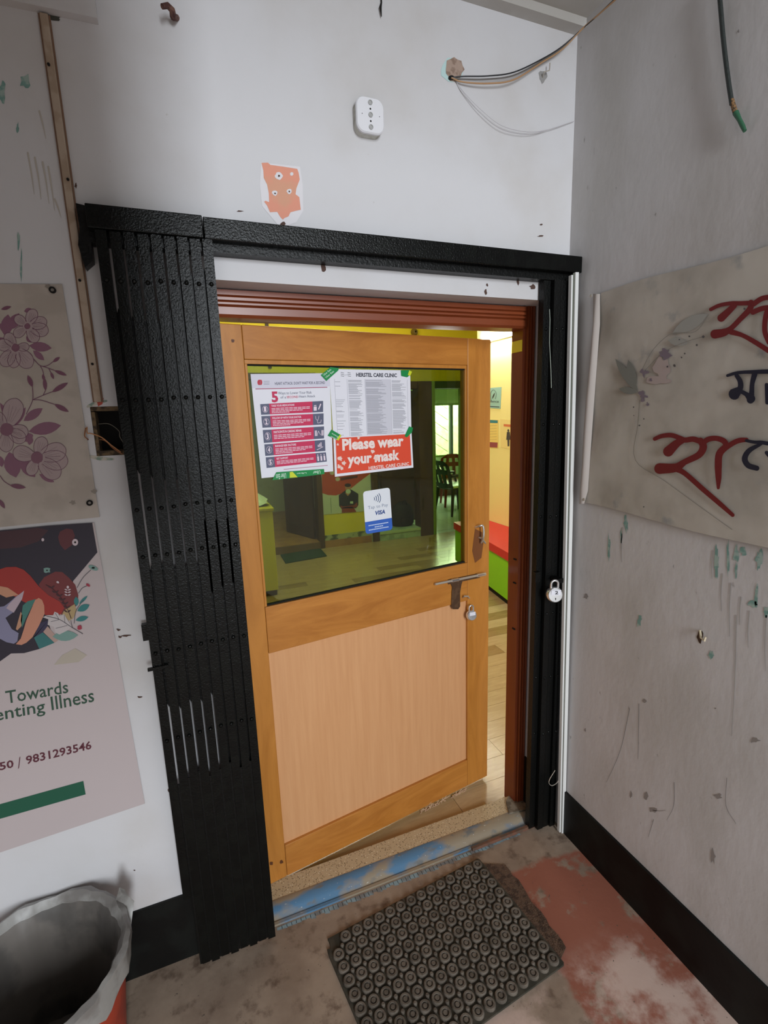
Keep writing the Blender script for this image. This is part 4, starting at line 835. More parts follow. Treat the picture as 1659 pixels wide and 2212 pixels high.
# schedule sheet
pB = Panel(fg(.0004)(711, 797), fg(.0004)(886, 800), fg(.0004)(889, 940), fg(.0004)(720, 945), NDv)
sh = pB.sheet('doctor_schedule', M_PAPER, .0005, label='white clinic timetable sheet with fine printed rows, upper right on the glass', cat='paper')
mb = MB(); pB.text(mb, 'HERSTEL CARE CLINIC', .31, .105, .51, .055, bold=.03); mb.build('lettering', flat((44, 46, 62)), sh)
mb = MB()
for u in (.13, .21):
    for i in range(3): mb.bar(pB.pt(u, .045+i*.025, .0006), pB.pt(u+.035, .055+i*.025, .0006), .0012, .0002, up=tuple(DN))
mb.bar(pB.pt(.165, .085, .0006), pB.pt(.21, .08, .0006), .0005, .0002, up=tuple(DN)); mb.build('leaf_emblem', flat((74, 78, 84)), sh)
rs = random.Random(11); mb = MB(); v = .155
while v < .985:
    for u0, wmx in ((.055, .11), (.21, .17), (.42, .26), (.75, .19)):
        if u0 == .055 and rs.random() < .72: continue
        if rs.random() < .12: continue
        pB.rect(mb, u0, v, u0+wmx*rs.uniform(.55, 1), v+.0055, .0005)
    v += .0125
mb.build('printed_rows', flat((150, 150, 160)), sh, kind='stuff')
mb = MB()
for u in (.05, .195, .41, .735, .955): pB.rect(mb, u, .14, u+.004, 1, .0004)
mb.build('table_rule', flat((186, 186, 196)), sh)
mb = MB(); pB.rect(mb, .41, .14, .735, 1, .0002); mb.build('shaded_column', flat((206, 206, 216)), sh)
# mask notice
pM = Panel(fg(.0014)(720, 944), fg(.0014)(889, 935), fg(.0014)(893, 1010), fg(.0014)(723.5, 1030), NDv)
sh = pM.sheet('mask_notice', M_PAPER, .0005, label='orange Please wear your mask notice with white border on the glass', cat='sign')
mb = MB(); pM.rect(mb, .025, .03, .975, .93, .0003); mb.build('orange_field', flat((222, 74, 44)), sh)
mb = MB(); pM.text(mb, 'Please wear', .10, .34, .78, .27, .0007, .04); pM.text(mb, 'your mask', .155, .72, .66, .26, .0007, .04); pM.text(mb, 'HERSTEL CARE CLINIC', .41, .915, .53, .085, .0007, .02); mb.build('lettering', flat((240, 224, 218)), sh)
mb = MB(); rs = random.Random(2)
for x, y, r in ((735, 990, 6), (742, 1000, 6), (733, 1008, 5), (772, 960, 6), (773, 1000, 5), (812, 990, 6), (840, 965, 4), (730, 960, 3), (775, 945, 4), (805, 975, 5), (738, 1012, 4), (824, 985, 3)):
    mb = MB(); blob_px(mb, x, y, r*.8, r*.8, fg(.0022), jag=.5, n=11); mb.build('torn_white_spot', flat((236, 206, 196)), sh)
# tap to pay sticker
def rrpx(TL, TR, BR, BL, r=.06, l=0, v0=0, v1=1, n=4):
    P = Panel(*[fg(l)(*p) for p in (TL, TR, BR, BL)], NDv); return P
pT = Panel(*[fg(.0)(*p) for p in ((784, 1062), (842, 1053), (848, 1144), (790, 1154))], NDv)
def rpoly(P, u0, v0, u1, v1, ru, rv, l, top=True, bot=True):
    pts = []
    for cu, cv, a0, on in ((u1-ru, v0+rv, -90, top), (u1-ru, v1-rv, 0, bot), (u0+ru, v1-rv, 90, bot), (u0+ru, v0+rv, 180, top)):
        if on: pts += [P.pt(cu+ru*math.cos(math.radians(a)), cv+rv*math.sin(math.radians(a)), l) for a in range(a0, a0+91, 30)]
        else:
            pts.append(P.pt(u1 if cu > .5 else u0, v0 if cv < (v0+v1)/2 else v1, l))
    return pts
mb = MB(); P_ = rpoly(pT, 0, 0, 1, 1, .10, .07, 0); Pb = [p-NDv*.0005 for p in P_]; k_ = len(P_)
mb.add(P_+Pb, [tuple(range(k_)), tuple(range(k_, 2*k_))[::-1]]+[(i, (i+1) % k_, k_+(i+1) % k_, k_+i) for i in range(k_)])
sh = mb.build('payment_sticker', mat('white_vinyl', (226, 230, 236), .4), label='white and blue contactless card payment sticker low on the glass', cat='sticker')
mb = MB(); mb.poly(rpoly(pT, 0, .715, 1, 1, .10, .07, .0003, top=False)); mb.build('blue_field', flat((46, 96, 186)), sh)
mb = MB()
for i, r in enumerate((.10, .17, .24, .31)):
    c0 = (.30, .205); aa = np.radians(np.linspace(-34, 34, 6)); pts = [pT.pt(c0[0]+r*math.cos(a)*1.05, c0[1]+r*math.sin(a)*.62, .0004) for a in aa]
    for j in range(5): mb.bar(pts[j], pts[j+1], .0022, .0003, up=tuple(DN))
mb.build('contactless_waves', flat((40, 66, 110)), sh)
mb = MB(); pT.text(mb, 'Tap to Pay', .14, .425, .74, .075, .0005, -.012); mb.build('lettering', flat((88, 104, 140)), sh)
mb = MB(); text_to(mb, 'VISA', pT.pt(.37, .585, .0005), pT.pt(.76, .585, .0005)-pT.pt(.37, .585, .0005), pT.pt(.395, .495, .0005)-pT.pt(.37, .585, .0005), .035); mb.build('lettering', flat((30, 66, 134)), sh)
mb = MB()
for v, u0, u1 in ((.80, .12, .86), (.855, .34, .66), (.905, .12, .86)):
    n = int((u1-u0)/.055)
    for i in range(n): pT.rect(mb, u0+i*(u1-u0)/n, v, u0+(i+.8)*(u1-u0)/n, v+.022, .0006)
mb.build('small_print', flat((206, 220, 240)), sh)
# green tape pieces
GT = flat((24, 138, 72), .35); YT = flat((206, 216, 50), .35)
def tape(pts, label, yel=None, txt=None):
    mb = MB(); q = [fg(.0027)(*p) for p in pts]; b = [p-NDv*.0004 for p in q]; k = len(q)
    mb.add(q+b, [tuple(range(k)), tuple(range(k, 2*k))[::-1]]+[(i, (i+1) % k, k+(i+1) % k, k+i) for i in range(k)])
    o = mb.build('adhesive_tape', GT, None, label=label, cat='tape', group='green printed tape pieces on the door glass')
    if yel: mb = MB(); mb.poly([fg(.0030)(*p) for p in yel]); mb.build('yellow_print', YT, o)
    if txt:
        for (body, a, bb, up) in txt:
            mb = MB(); f = fg(.0034); text_to(mb, body, f(*a), f(*bb)-f(*a), f(*up)-f(*a), .01); mb.build('lettering', flat((206, 232, 214)), o)
    return o
tape([(693, 810), (714, 793), (732, 795), (731, 800), (705, 823)], 'green tape scrap at the top left corner of the clinic timetable', None, [('Uber Eats', (700, 812), (716, 799), (697, 809)), ('Uber Eats', (705, 817), (722, 803), (702, 814))])
tape([(866, 800), (885, 799), (889, 806), (880, 815), (867, 812)], 'green tape scrap at the top right corner of the clinic timetable', [(884, 800), (890, 803), (886, 812), (881, 810)])
tape([(708, 941), (716, 928), (737, 940), (730, 951)], 'green tape scrap at the left end of the seam above the mask notice', [(735, 938), (737.5, 941), (731, 952), (727, 949)], [('Uber', (728, 948), (714, 941), (727, 951)), ('Eats', (731, 943), (717, 935), (730, 946))])
tape([(874, 942), (884, 921), (892, 924), (890, 934), (879, 945)], 'green tape scrap at the right end of the seam above the mask notice')
tape([(588, 1037), (597, 1020), (700, 1013), (701, 1024), (626, 1033)], 'long green tape strip along the bottom edge of the heart leaflet', [(626, 1020), (632, 1019), (643, 1031), (626, 1032)], [('Uber', (692, 1016), (676, 1018), (692, 1023)), ('Uber Eats', (618, 1022), (596, 1025), (618, 1033)), ('Uber', (662, 1020), (640, 1022), (662, 1023))])

# ================================================================== FLOOR THINGS OUTSIDE
# rubber mat with studs
MT0 = fZ(700, 2036, 0); MT1 = fZ(1034, 1857, 0); MT2 = fZ(1214, 2090, 0)
eu = (MT1-MT0); WU = float(np.linalg.norm(eu)); eu /= WU; ev = np.array([eu[1], -eu[0], 0]); WV = float(np.dot(MT2-MT1, ev))
ang = math.atan2(eu[1], eu[0])
mat_ = empty('rubber_doormat', MT0+eu*WU/2+ev*WV/2, label='grey rubber doormat of round studs in front of the door sill', cat='doormat')
def mp_(u, v, z): return MT0+eu*u+ev*v+np.array([0, 0, z])
mb = MB(); edge = [(0.012, .0), (WU-.006, .0), (WU, .006), (WU, WV-.004), (WU-.004, WV), (.0, WV), (.004, WV*.6), (-.002, .05), (.0, .028), (.010, .030), (.014, .012)]
k = len(edge); mb.add([mp_(u, v, .007) for u, v in edge]+[mp_(u, v, .0008) for u, v in edge], [tuple(range(k)), tuple(range(k, 2*k))[::-1]]+[(i, (i+1) % k, k+(i+1) % k, k+i) for i in range(k)])
mb.build('mat_base', M_RUBD, mat_)
NU, NV = 15, 10; pu = (WU-.008)/NU; pv = (WV-.006)/NV
S = MB(); r = min(pu, pv)*.435
def ringv(rr_, z, n=14, ox=0): return [(rr_*math.cos(2*math.pi*(i+.5)/n)+ox, rr_*math.sin(2*math.pi*(i+.5)/n), z) for i in range(n)]
n = 14; R_ = [ringv(r, 0), ringv(r, .006), ringv(r*.86, .0095), ringv(r*.60, .0095, ox=0), ringv(r*.54, .0045), ringv(r*.36, .0045), ringv(r*.34, .0085)]
S.add([v for q in R_ for v in q], [(a*n+i, a*n+(i+1) % n, (a+1)*n+(i+1) % n, (a+1)*n+i) for a in range(len(R_)-1) for i in range(n)]+[tuple((len(R_)-1)*n+i for i in range(n))])
K = MB(); kr = r*.34; R2 = [ringv(kr, 0, 8), ringv(kr, .006, 8), ringv(kr*.6, .0085, 8)]
K.add([v for q in R2 for v in q], [(a*8+i, a*8+(i+1) % 8, (a+1)*8+(i+1) % 8, (a+1)*8+i) for a in range(2) for i in range(8)]+[tuple(16+i for i in range(8))])
s0 = k0 = None
for i in range(NU):
    for j in range(NV):
        if i == 0 and j == 0: continue
        p = mp_(.004+(i+.5)*pu, .003+(j+.5)*pv, .0065)
        ro = (0, 0, ang+random.uniform(-.5, .5))
        if s0 is None:
            s0 = S.build('stud', M_RUB, None, smooth=True); s0.location = p; s0.rotation_euler = ro; par(s0, mat_)
        else: dup(s0, p, mat_, rot=ro)
        if i and j:
            p = mp_(.004+i*pu, .003+j*pv, .0065)
            if k0 is None: k0 = K.build('small_knob', M_RUB, None, smooth=True); k0.location = p; par(k0, mat_)
            else: dup(k0, p, mat_)
# worn coir strip under it
c0, c1, c2, c3 = [fZ(x, y, 0) for x, y in ((1050, 1872), (1092, 1868), (1222, 2050), (1216, 2085))]
mb = MB(); rs = random.Random(4); top = []; 
for t in np.linspace(0, 1, 14): top.append(c1*(1-t)+c2*t+np.array([rs.uniform(-.006, .006), rs.uniform(-.004, .004), 0]))
bot = [MT1+eu*-.01+ev*WV*t for t in np.linspace(.97, .04, 6)]
pl = [np.array([p[0], p[1], .0045]) for p in top+bot]; pb_ = [np.array([p[0], p[1], .0005]) for p in top+bot]; k = len(pl)
mb.add(pl+pb_, [tuple(range(k)), tuple(range(k, 2*k))[::-1]]+[(i, (i+1) % k, k+(i+1) % k, k+i) for i in range(k)])
cm = mb.build('coir_mat', M_COIR, None, label='worn brown coir mat edge showing right of the rubber doormat', cat='doormat')
mb = MB()
for q in range(700):
    t = rs.random(); s = rs.random(); p = (c1*(1-t)+c2*t)*(1-s)+(MT1+ev*WV*(.05+.9*t))*s; a = rs.random()*6.28; l = rs.uniform(.004, .012)
    e = p+np.array([math.cos(a)*l, math.sin(a)*l, 0]); mb.poly([(p[0], p[1], .0045), (p[0]+.0012, p[1], .0045), (e[0], e[1], .0045+rs.uniform(.001, .006))])
mb.build('coir_fibre', M_COIR, cm, kind='stuff')
# bin
bc = (-1.600, -.199); RT = .182; HB = .36
bi = empty('waste_bin', (bc[0], bc[1], 0), label='brick red round bucket lined with a grey plastic bag at lower left', cat='bin')
MB().lathe([(0, .003), (.135, .003), (.140, .0), (RT-.008, HB-.03), (RT-.003, HB-.04), (RT-.003, HB-.014), (RT-.010, HB-.014), (.134, .012), (0, .012)], (*bc, 0), 56).build('bucket', M_BIN, bi, smooth=True)
mb = MB(); rs = random.Random(8); n = 72; prof = [(.02, .03), (.10, .032), (.126, .05), (.136, .16), (.152, .29), (.164, HB-.014), (RT-.005, HB+.006), (RT+.006, HB+.001), (RT+.006, HB-.045)]
vs = []
for a_i in range(len(prof)):
    rr_, h = prof[a_i]
    for kx in range(n):
        a = 2*math.pi*kx/n; wv = .003*math.sin(a*9+a_i*1.3)+.002*math.sin(a*23+a_i)
        if a_i == len(prof)-1: hh = h+.018*math.sin(a*5+1)+.012*math.sin(a*11)
        else: hh = h+(.003*math.sin(a*7) if 5 <= a_i <= 7 else 0)
        q = rr_+(wv if a_i < 8 else abs(wv)*.8); vs.append((bc[0]+math.cos(a)*q, bc[1]+math.sin(a)*q, hh))
mb.v = [tuple(v) for v in vs]; fs = [(r*n+i, r*n+(i+1) % n, (r+1)*n+(i+1) % n, (r+1)*n+i) for r in range(len(prof)-1) for i in range(n)]+[tuple(range(n))]
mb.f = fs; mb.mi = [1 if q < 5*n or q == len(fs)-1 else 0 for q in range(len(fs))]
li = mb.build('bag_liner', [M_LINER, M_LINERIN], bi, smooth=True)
# bunched knot of the bag on the right rim
mb = MB()
def fl(pts, off): return [tuple(p) for p in pts]
kc = np.array([bc[0]+RT*math.cos(.52), bc[1]+RT*math.sin(.52), HB])
Q = [kc+np.array(p) for p in ((-.012, .010, .0), (.006, .012, .012), (.004, .002, .045), (.016, -.004, .040), (.018, .004, .012), (.034, -.010, .004), (.030, -.022, -.012), (.014, -.016, -.004), (.022, -.035, -.05), (.004, -.03, -.01))]
mb.add(Q, [(0, 1, 2), (1, 4, 3, 2), (1, 4, 7), (4, 5, 6, 7), (0, 1, 7, 9), (7, 6, 8, 9)]); mb.build('bag_knot', M_LINER, bi, smooth=True)
# wires on floor by the bin
MB().tube([tuple(p) for p in smooth_pts([fZ(332, 2022, .05), fZ(352, 2024, .05), fZ(352, 2050, .02), fZ(344, 2076, .002)], 5)], .0007, 5).build('thin_wire', flat((170, 172, 168)), None, label='thin pale wire curling against the black skirting beside the bin', cat='wire')

# ================================================================== CLINIC INTERIOR
FY_ = 4.35; IC = 2.98
fi = MB().box(-2.4, 5.0, .16, 4.5, -.14, -.012).build('floor_clinic', mat('clinic_screed', (90, 80, 66), .8), kind='structure')
woods = [wood('plank_%d' % k, c1, c2, 5, (1, 6, 1), .22) for k, (c1, c2) in enumerate((((168, 140, 100), (190, 164, 122)), ((140, 112, 76), (164, 136, 96)), ((178, 152, 114), (198, 174, 136))))]
pw = .118; base3 = []
for r_ in range(36):
    y0 = .128+r_*pw; off = (r_*.43) % 1.2
    x = -1.5-off; 
    while x < 2.3:
        x0 = max(x, -1.4); x1 = min(x+1.2, 2.3); x += 1.2
        if x1-x0 < .05: continue
        mm = woods[(r_*7+int(x*3)) % 3]
        MB().box(x0+.0008, x1-.0008, y0+.0008, min(y0+pw, 4.34)-.0008, -.0115, 0).build('plank', mm, fi)
MB().box(-2.4, 5.0, .16, 4.5, IC, IC+.1).build('ceiling_clinic', mat('clinic_ceiling', (236, 236, 226), .7), kind='structure')
MB().box(-2.4, -2.3, .16, 4.35, 0, IC).build('wall_clinic_left', M_YELS, kind='structure')
wcr = MB().box(1.64, 1.78, .16, 3.16, 0, IC).build('wall_clinic_right', mat('warm_yellow_emulsion', (238, 224, 150), .6), kind='structure')
MB().box(1.78, 5.0, 3.0, 3.1, 0, IC).build('wall_clinic_recess', M_YELS, kind='structure')
OA = (-.62, .24, 0, 2.0); OB = (.95, 1.53, 0, 1.9); OC = (1.74, 2.18, 0, 1.86)
wfar = grid_wall(MB(), [-2.4, 5.0], [0, IC], FY_, FY_+.12, [OA, OB, OC]).build('wall_clinic_far', M_YELS, kind='structure')
MB().box(.25, .87, FY_-.004, FY_, 0, .15).build('stained_plinth', mat('stained_white_plinth', (176, 186, 150), .8, c2=(84, 96, 70), scale=9, thr=(.5, .62)), wfar)
MB().box(-2.4, -.56, FY_-.004, FY_, 0, .15).build('plinth', M_WWALL, wfar)
# frames as structure
f1 = empty('trim_6', (.22, FY_, 0), kind='structure'); MB().box(.185, .25, FY_-.03, FY_+.13, 0, 2.05, .004).build('jamb', M_DWOOD, f1); MB().box(-.66, -.60, FY_-.03, FY_+.13, 0, 2.05, .004).build('jamb', M_DWOOD, f1); MB().box(-.60, .185, FY_-.03, FY_+.13, 1.98, 2.05, .004).build('frame_head', M_DWOOD, f1)
f2 = empty('trim_7', (.91, FY_, 0), kind='structure'); MB().box(.87, .955, FY_-.03, FY_+.13, 0, 1.95, .004).build('jamb', M_DWOOD, f2); MB().box(1.52, 1.70, FY_-.05, FY_+.13, 0, 1.95, .004).build('jamb', M_DWOOD, f2); MB().box(.955, 1.52, FY_-.03, FY_+.13, 1.86, 1.95, .004).build('frame_head', M_DWOOD, f2)
f3 = empty('trim_8', (1.9, FY_, 0), kind='structure'); MB().box(1.702, 1.742, FY_-.06, FY_+.13, 0, 1.95, .004).build('jamb', M_GFRAME, f3); MB().box(2.175, 2.22, FY_-.04, FY_+.13, 0, 1.95, .004).build('jamb', M_GFRAME, f3); MB().box(1.742, 2.175, FY_-.04, FY_+.13, 1.86, 1.95, .004).build('frame_head', mat('grey_green_head', (70, 88, 64), .6), f3)
# room A (left doorway)
MB().box(-1.8, .85, FY_-.02, 7.2, -.10, .085, .0).build('floor_left_room', mat('warm_brown_vinyl', (176, 128, 74), .5, c2=(160, 112, 62), scale=6), kind='structure')
MB().box(-.60, .185, FY_-.05, FY_-.0205, 0, .085).build('trim_9', mat('step_riser', (120, 88, 50), .7), kind='structure')
MB().box(-1.8, .85, 6.6, 6.72, 0, 2.8).build('wall_left_room_back', M_WWALL, kind='structure'); MB().box(.45, .57, FY_+.12, 6.6, 0, 2.8).build('wall_left_room_side', M_WWALL, kind='structure')
MB().box(-1.9, -1.8, FY_+.12, 6.6, 0, 2.8).build('wall_left_room_outer', M_WWALL, kind='structure')
MB().box(-1.9, .85, FY_+.12, 6.7, 2.5, 2.6).build('ceiling_left_room', M_CEIL, kind='structure')
MB().box(.436, .45, FY_+.12, 6.6, .085, .25).build('baseboard_left_room', mat('terracotta_skirting', (150, 100, 70), .6), kind='structure')
area('left_room_lamp', (-.8, 5.4, 2.4), (-.8, 5.4, 0), .6, .6, 9, (1, .96, .88))
hA = fZ(691, 1177, .09); eA = fZ(648, 1152, .09)
dl = empty('door_2', (hA[0], FY_+.05, .09), kind='structure')
aa = np.array([.17, FY_+.14]); bb_ = np.array([-.06, FY_+.72])
mb = MB(); mb.bar((aa[0], aa[1], 1.02), (bb_[0], bb_[1], 1.02), .035, 1.86, up=(0, 0, 1)); mb.build('door_leaf', M_DWOOD, dl)
mb = MB(); dn = np.array([-(bb_-aa)[1], (bb_-aa)[0]]); dn /= np.linalg.norm(dn)
for s_i in (1,):
    o = -dn*.021 if (-dn)[1] < 0 else dn*.021
    for z0, z1 in ((.22, .85), (1.0, 1.8)):
        a = aa+(bb_-aa)*.15+o; b = aa+(bb_-aa)*.85+o; mb.bar((a[0], a[1], z0), (b[0], b[1], z0), .008, .012); mb.bar((a[0], a[1], z1), (b[0], b[1], z1), .008, .012)
mb.build('panel_moulding', M_DWOOD, dl)
# room B doorway: white step, brown leaf
MB().box(.955, 1.52, FY_-.035, FY_+1.3, -.1, .115).build('trim_10', mat('pale_green_step', (176, 200, 170), .6, c2=(150, 172, 144), scale=9), kind='structure')
MB().box(.955, 1.52, FY_-.045, FY_-.0355, .085, .118).build('trim_11', M_GWALL, kind='structure')
d3 = empty('door_3', (1.3, FY_+.35, .115), kind='structure')
MB().box(1.13, 1.78, FY_+.42, FY_+.46, .118, 1.86, .003).build('door_leaf', M_DWOOD, d3)
mb = MB(); [mb.box(1.17+.0, 1.60, FY_+.412, FY_+.42, z0, z0+.012) for z0 in (.22, .9, 1.05, 1.75)]; mb.box(1.17, 1.182, FY_+.412, FY_+.42, .22, 1.76); mb.build('panel_moulding', M_DWOOD, d3)
MB().box(.6, 1.2, FY_+.9, FY_+1.0, 0, 2.4).build('wall_mid_room', M_GWALL, kind='structure'); MB().box(1.13, 1.7, FY_+.95, FY_+1.05, 0, 2.4).build('wall_mid_room_back', M_GWALL, kind='structure')
area('mid_room_lamp', (1.05, FY_+.5, 2.2), (1.05, FY_+.5, 0), .2, .3, 2.5, (.9, 1, .9))
# black bag on the step
bg = empty('backpack', (1.37, FY_+.2, .117), label='black rounded backpack standing on the pale step beside the dark door, seen through the glass', cat='bag')
mb = MB(); mb.lathe([(.0, 0), (.13, 0), (.155, .03), (.16, .12), (.145, .2), (.11, .27), (.05, .31), (0, .32)], (1.37, FY_+.2, .117), 24); mb.v = [(1.37+(x-1.37), FY_+.2+(y-FY_-.2)*.7, z) for x, y, z in mb.v]; mb.build('bag_body', mat('black_nylon', (14, 14, 16), .7), bg, smooth=True)
MB().tube([(1.33, FY_+.14, .40), (1.35, FY_+.12, .455), (1.39, FY_+.12, .455), (1.41, FY_+.14, .40)], .008, 8).build('carry_loop', M_BLKPL, bg, smooth=True)
MB().box(1.30, 1.44, FY_+.075, FY_+.10, .15, .24, .01).build('front_pocket', mat('black_nylon_pocket', (20, 20, 24), .6), bg, smooth=True)
# green mat
q = [fZ(x, y, 0) for x, y in ((606, 1200), (692, 1186), (706, 1202), (617, 1218))]
mb = MB(); mb.add([(p[0], p[1], .012) for p in q]+[(p[0], p[1], .001) for p in q], [(0, 1, 2, 3), (7, 6, 5, 4), (0, 4, 5, 1), (1, 5, 6, 2), (2, 6, 7, 3), (3, 7, 4, 0)])
gm = mb.build('green_doormat', mat('dark_green_coir', (24, 60, 36), .95, bump=1, bscale=100), None, label='dark green doormat before the left inner doorway, seen through the glass', cat='doormat')
# poster on far wall
fq = lambda l: PLc('q', lambda x, y, q: fY(x, y, FY_-.006-q), l)
pC = Panel(fq(0)(693, 940), fq(0)(800, 920), fq(0)(804, 1103), fq(0)(696, 1112), (0, -1, 0))
sh = pC.sheet('clinic_poster', mat('pale_poster', (206, 216, 206), .5), .003, label='orange and white wall poster of a masked person in navy scrubs, seen through the glass', cat='poster')
C9 = lambda pts: [(530+x/6.144, 1000+y/6.144) for x, y in pts]
mb = MB(); mb.poly([fq(.001)(*p) for p in [(694, 945), (799, 925), (801, 1022)]+C9([(1500, 260), (1400, 340), (1330, 390), (1200, 432), (1090, 425), (1020, 400)])]); mb.build('orange_swoosh', flat((196, 74, 40)), sh)
mb = MB(); mb.poly([fq(.002)(*p) for p in C9([(1240, 430), (1320, 370), (1350, 350), (1400, 350), (1500, 410), (1500, 560), (1470, 600), (1280, 610), (1245, 570)])]); mb.build('scrubs_print', flat((34, 34, 54)), sh)
mb = MB(); blob_px(mb, *C9([(1362, 320)])[0], 6.5, 8, fq(.003)); mb.poly([fq(.0032)(*p) for p in C9([(1320, 395), (1400, 395), (1362, 440)])]); mb.build('face_print', flat((190, 140, 112)), sh)
mb = MB(); blob_px(mb, *C9([(1360, 296)])[0], 7, 4, fq(.004)); mb.build('hair_print', flat((48, 30, 24)), sh)
mb = MB(); blob_px(mb, *C9([(1365, 378)])[0], 5.6, 4.8, fq(.0044)); mb.poly([fq(.004)(*p) for p in C9([(1390, 510), (1430, 510), (1430, 540), (1390, 540)])]); mb.build('mask_print', flat((200, 226, 214)), sh)
mb = MB(); mb.poly([fq(.0036)(*p) for p in C9([(1280, 600), (1330, 582), (1420, 582), (1450, 610), (1475, 650), (1280, 662)])]); mb.poly([fq(.0036)(*p) for p in C9([(1260, 560), (1300, 580), (1440, 560), (1480, 520), (1490, 580), (1430, 600), (1270, 606)])]); mb.build('folded_arms_print', flat((150, 64, 36)), sh)
mb = MB(); blob_px(mb, *C9([(1150, 130)])[0], 5, 5, fq(.002)); blob_px(mb, *C9([(1225, 215)])[0], 5, 4.5, fq(.002)); mb.build('white_emblem', flat((210, 200, 190)), sh)
mb = MB(); mb.poly([fq(.002)(*p) for p in C9([(1265, 195), (1490, 165), (1490, 195), (1265, 235)])]); mb.build('caption_band', flat((86, 40, 30)), sh)
mb = MB(); mb.poly([fq(.002)(*p) for p in C9([(1128, 460), (1136, 460), (1145, 665), (1137, 666)])]); mb.build('caption_line', flat((140, 156, 150)), sh)
# counter left
ct = empty('reception_counter', (-.9, 3.2, 0), label='yellow reception counter at the left inside, seen through the glass', cat='counter')
MB().box(-1.6, -.545, 2.95, 3.5, .05, .77, .004).build('counter_body', M_YELS, ct); MB().box(-1.6, -.555, 2.97, 3.48, 0, .05).build('toe_kick', M_DWOOD, ct); MB().box(-1.62, -.535, 2.93, 3.52, .77, .80, .006).build('worktop', mat('yellow_top', (200, 184, 40), .5), ct)
cv = empty('covered_bundle', (-.75, 3.2, .80), label='something under a loose white plastic sheet on the yellow counter, through the glass', cat='bundle')
mb = MB(); nx = 14; vs = []
for j in range(nx+1):
    for i in range(nx+1):
        u, v = i/nx*2-1, j/nx*2-1; rr_ = math.hypot(u, v); vs.append((-.74+u*.19*(1+.06*math.sin(v*9)), 3.2+v*.18, .822+.16*max(0, 1-rr_**1.5)+.012*math.sin(u*7+v*5)))
mb.add(vs, [(j*(nx+1)+i, j*(nx+1)+i+1, (j+1)*(nx+1)+i+1, (j+1)*(nx+1)+i) for j in range(nx) for i in range(nx)]); mb.build('plastic_sheet', mat('cloudy_plastic_sheet', (206, 216, 206), .3, bump=1, bscale=18), cv, smooth=True)
MB().box(-.86, -.60, 3.08, 3.32, .80, .835, .004).build('tray', M_BLKPL, cv)
# bench
be = empty('waiting_bench', (1.35, 2.3, 0), label='lime green bench with red cushioned seat against the yellow wall inside', cat='bench')
F0, F1 = (1.065, 1.62), (1.285, 3.02)
MB().prism([(F0[0]+.012, F0[1]), (F1[0]+.012, F1[1]), (1.636, 3.02), (1.636, 1.62)], 2, .05, .385).build('bench_body', M_LIME, be)
MB().prism([(F0[0]+.03, F0[1]+.01), (F1[0]+.03, F1[1]-.01), (1.63, 3.0), (1.63, 1.64)], 2, 0.001, .05).build('plinth', M_DARK, be)
MB().prism([(F0[0], F0[1]), (F1[0], F1[1]+.01), (1.637, 3.03), (1.637, 1.62)], 2, .386, .455).build('seat_cushion', M_RED, be)
# notices on the right yellow wall
fn_ = lambda l: (lambda x, y: fX(x, y, 1.64-.003-l))
def sheetX(name, q, col, label, n=(-1, 0, 0)):
    P = Panel(*[fn_(0)(*p) for p in q], n); return P, P.sheet(name, flat(col), .002, label=label, cat='paper')
P, o = sheetX('clinic_notice', ((1035, 840), (1083, 836), (1081, 883), (1035, 880)), (150, 190, 180), 'pale teal notice on the yellow wall beside the door, highest of the three')
mb = MB(); P.text(mb, 'Silence', .46, .72, .46, .13, .001, .01); P.rect(mb, .3, .90, .95, .94, .001); mb.build('lettering', flat((60, 70, 84)), o)
mb = MB(); ribbon_px(mb, [(1061, 866), (1060, 850), (1066, 842), (1072, 850), (1070, 862)], .8, fn_(.001)); leaf_px(mb, (1063, 862), (1069, 848), 3, fn_(.001)); mb.build('finger_emblem', flat((60, 66, 70)), o)
P, o = sheetX('clinic_notice', ((1030, 905), (1076, 907), (1076, 968), (1030, 966)), (232, 206, 120), 'cream notice with teal heading on the yellow wall, middle one at the door edge')
mb = MB(); mb.poly([fn_(.001)(*p) for p in ((1040, 906), (1075, 908), (1075, 914), (1040, 913))]); mb.build('teal_heading', flat((60, 130, 140)), o)
mb = MB(); mb.poly([fn_(.001)(*p) for p in ((1040, 954), (1075, 956), (1074, 967), (1040, 965))]); mb.build('picture_strip', flat((150, 76, 80)), o)
mb = MB()
for y in range(920, 952, 6): ribbon_px(mb, [(1058, y), (1073, y-1)], 1, fn_(.001), round_end=False)
mb.build('printed_rows', flat((200, 176, 110)), o, kind='stuff')
P, o = sheetX('clinic_notice', ((1080, 905), (1118, 908), (1118, 975), (1082, 966)), (232, 212, 140), 'cream body diagram notice on the yellow wall, rightmost of the three')
mb = MB(); mb.poly([fn_(.001)(*p) for p in ((1088, 916), (1116, 918), (1116, 924), (1088, 921))]); mb.build('pink_heading', flat((214, 120, 80)), o)
mb = MB(); blob_px(mb, 1098, 930, 2, 3, fn_(.001)); mb.poly([fn_(.001)(*p) for p in ((1095, 933), (1101, 933), (1103, 950), (1100.5, 950), (1100, 964), (1096.5, 964), (1096, 950), (1093.5, 950))]); mb.build('body_figure', flat((70, 64, 66)), o)
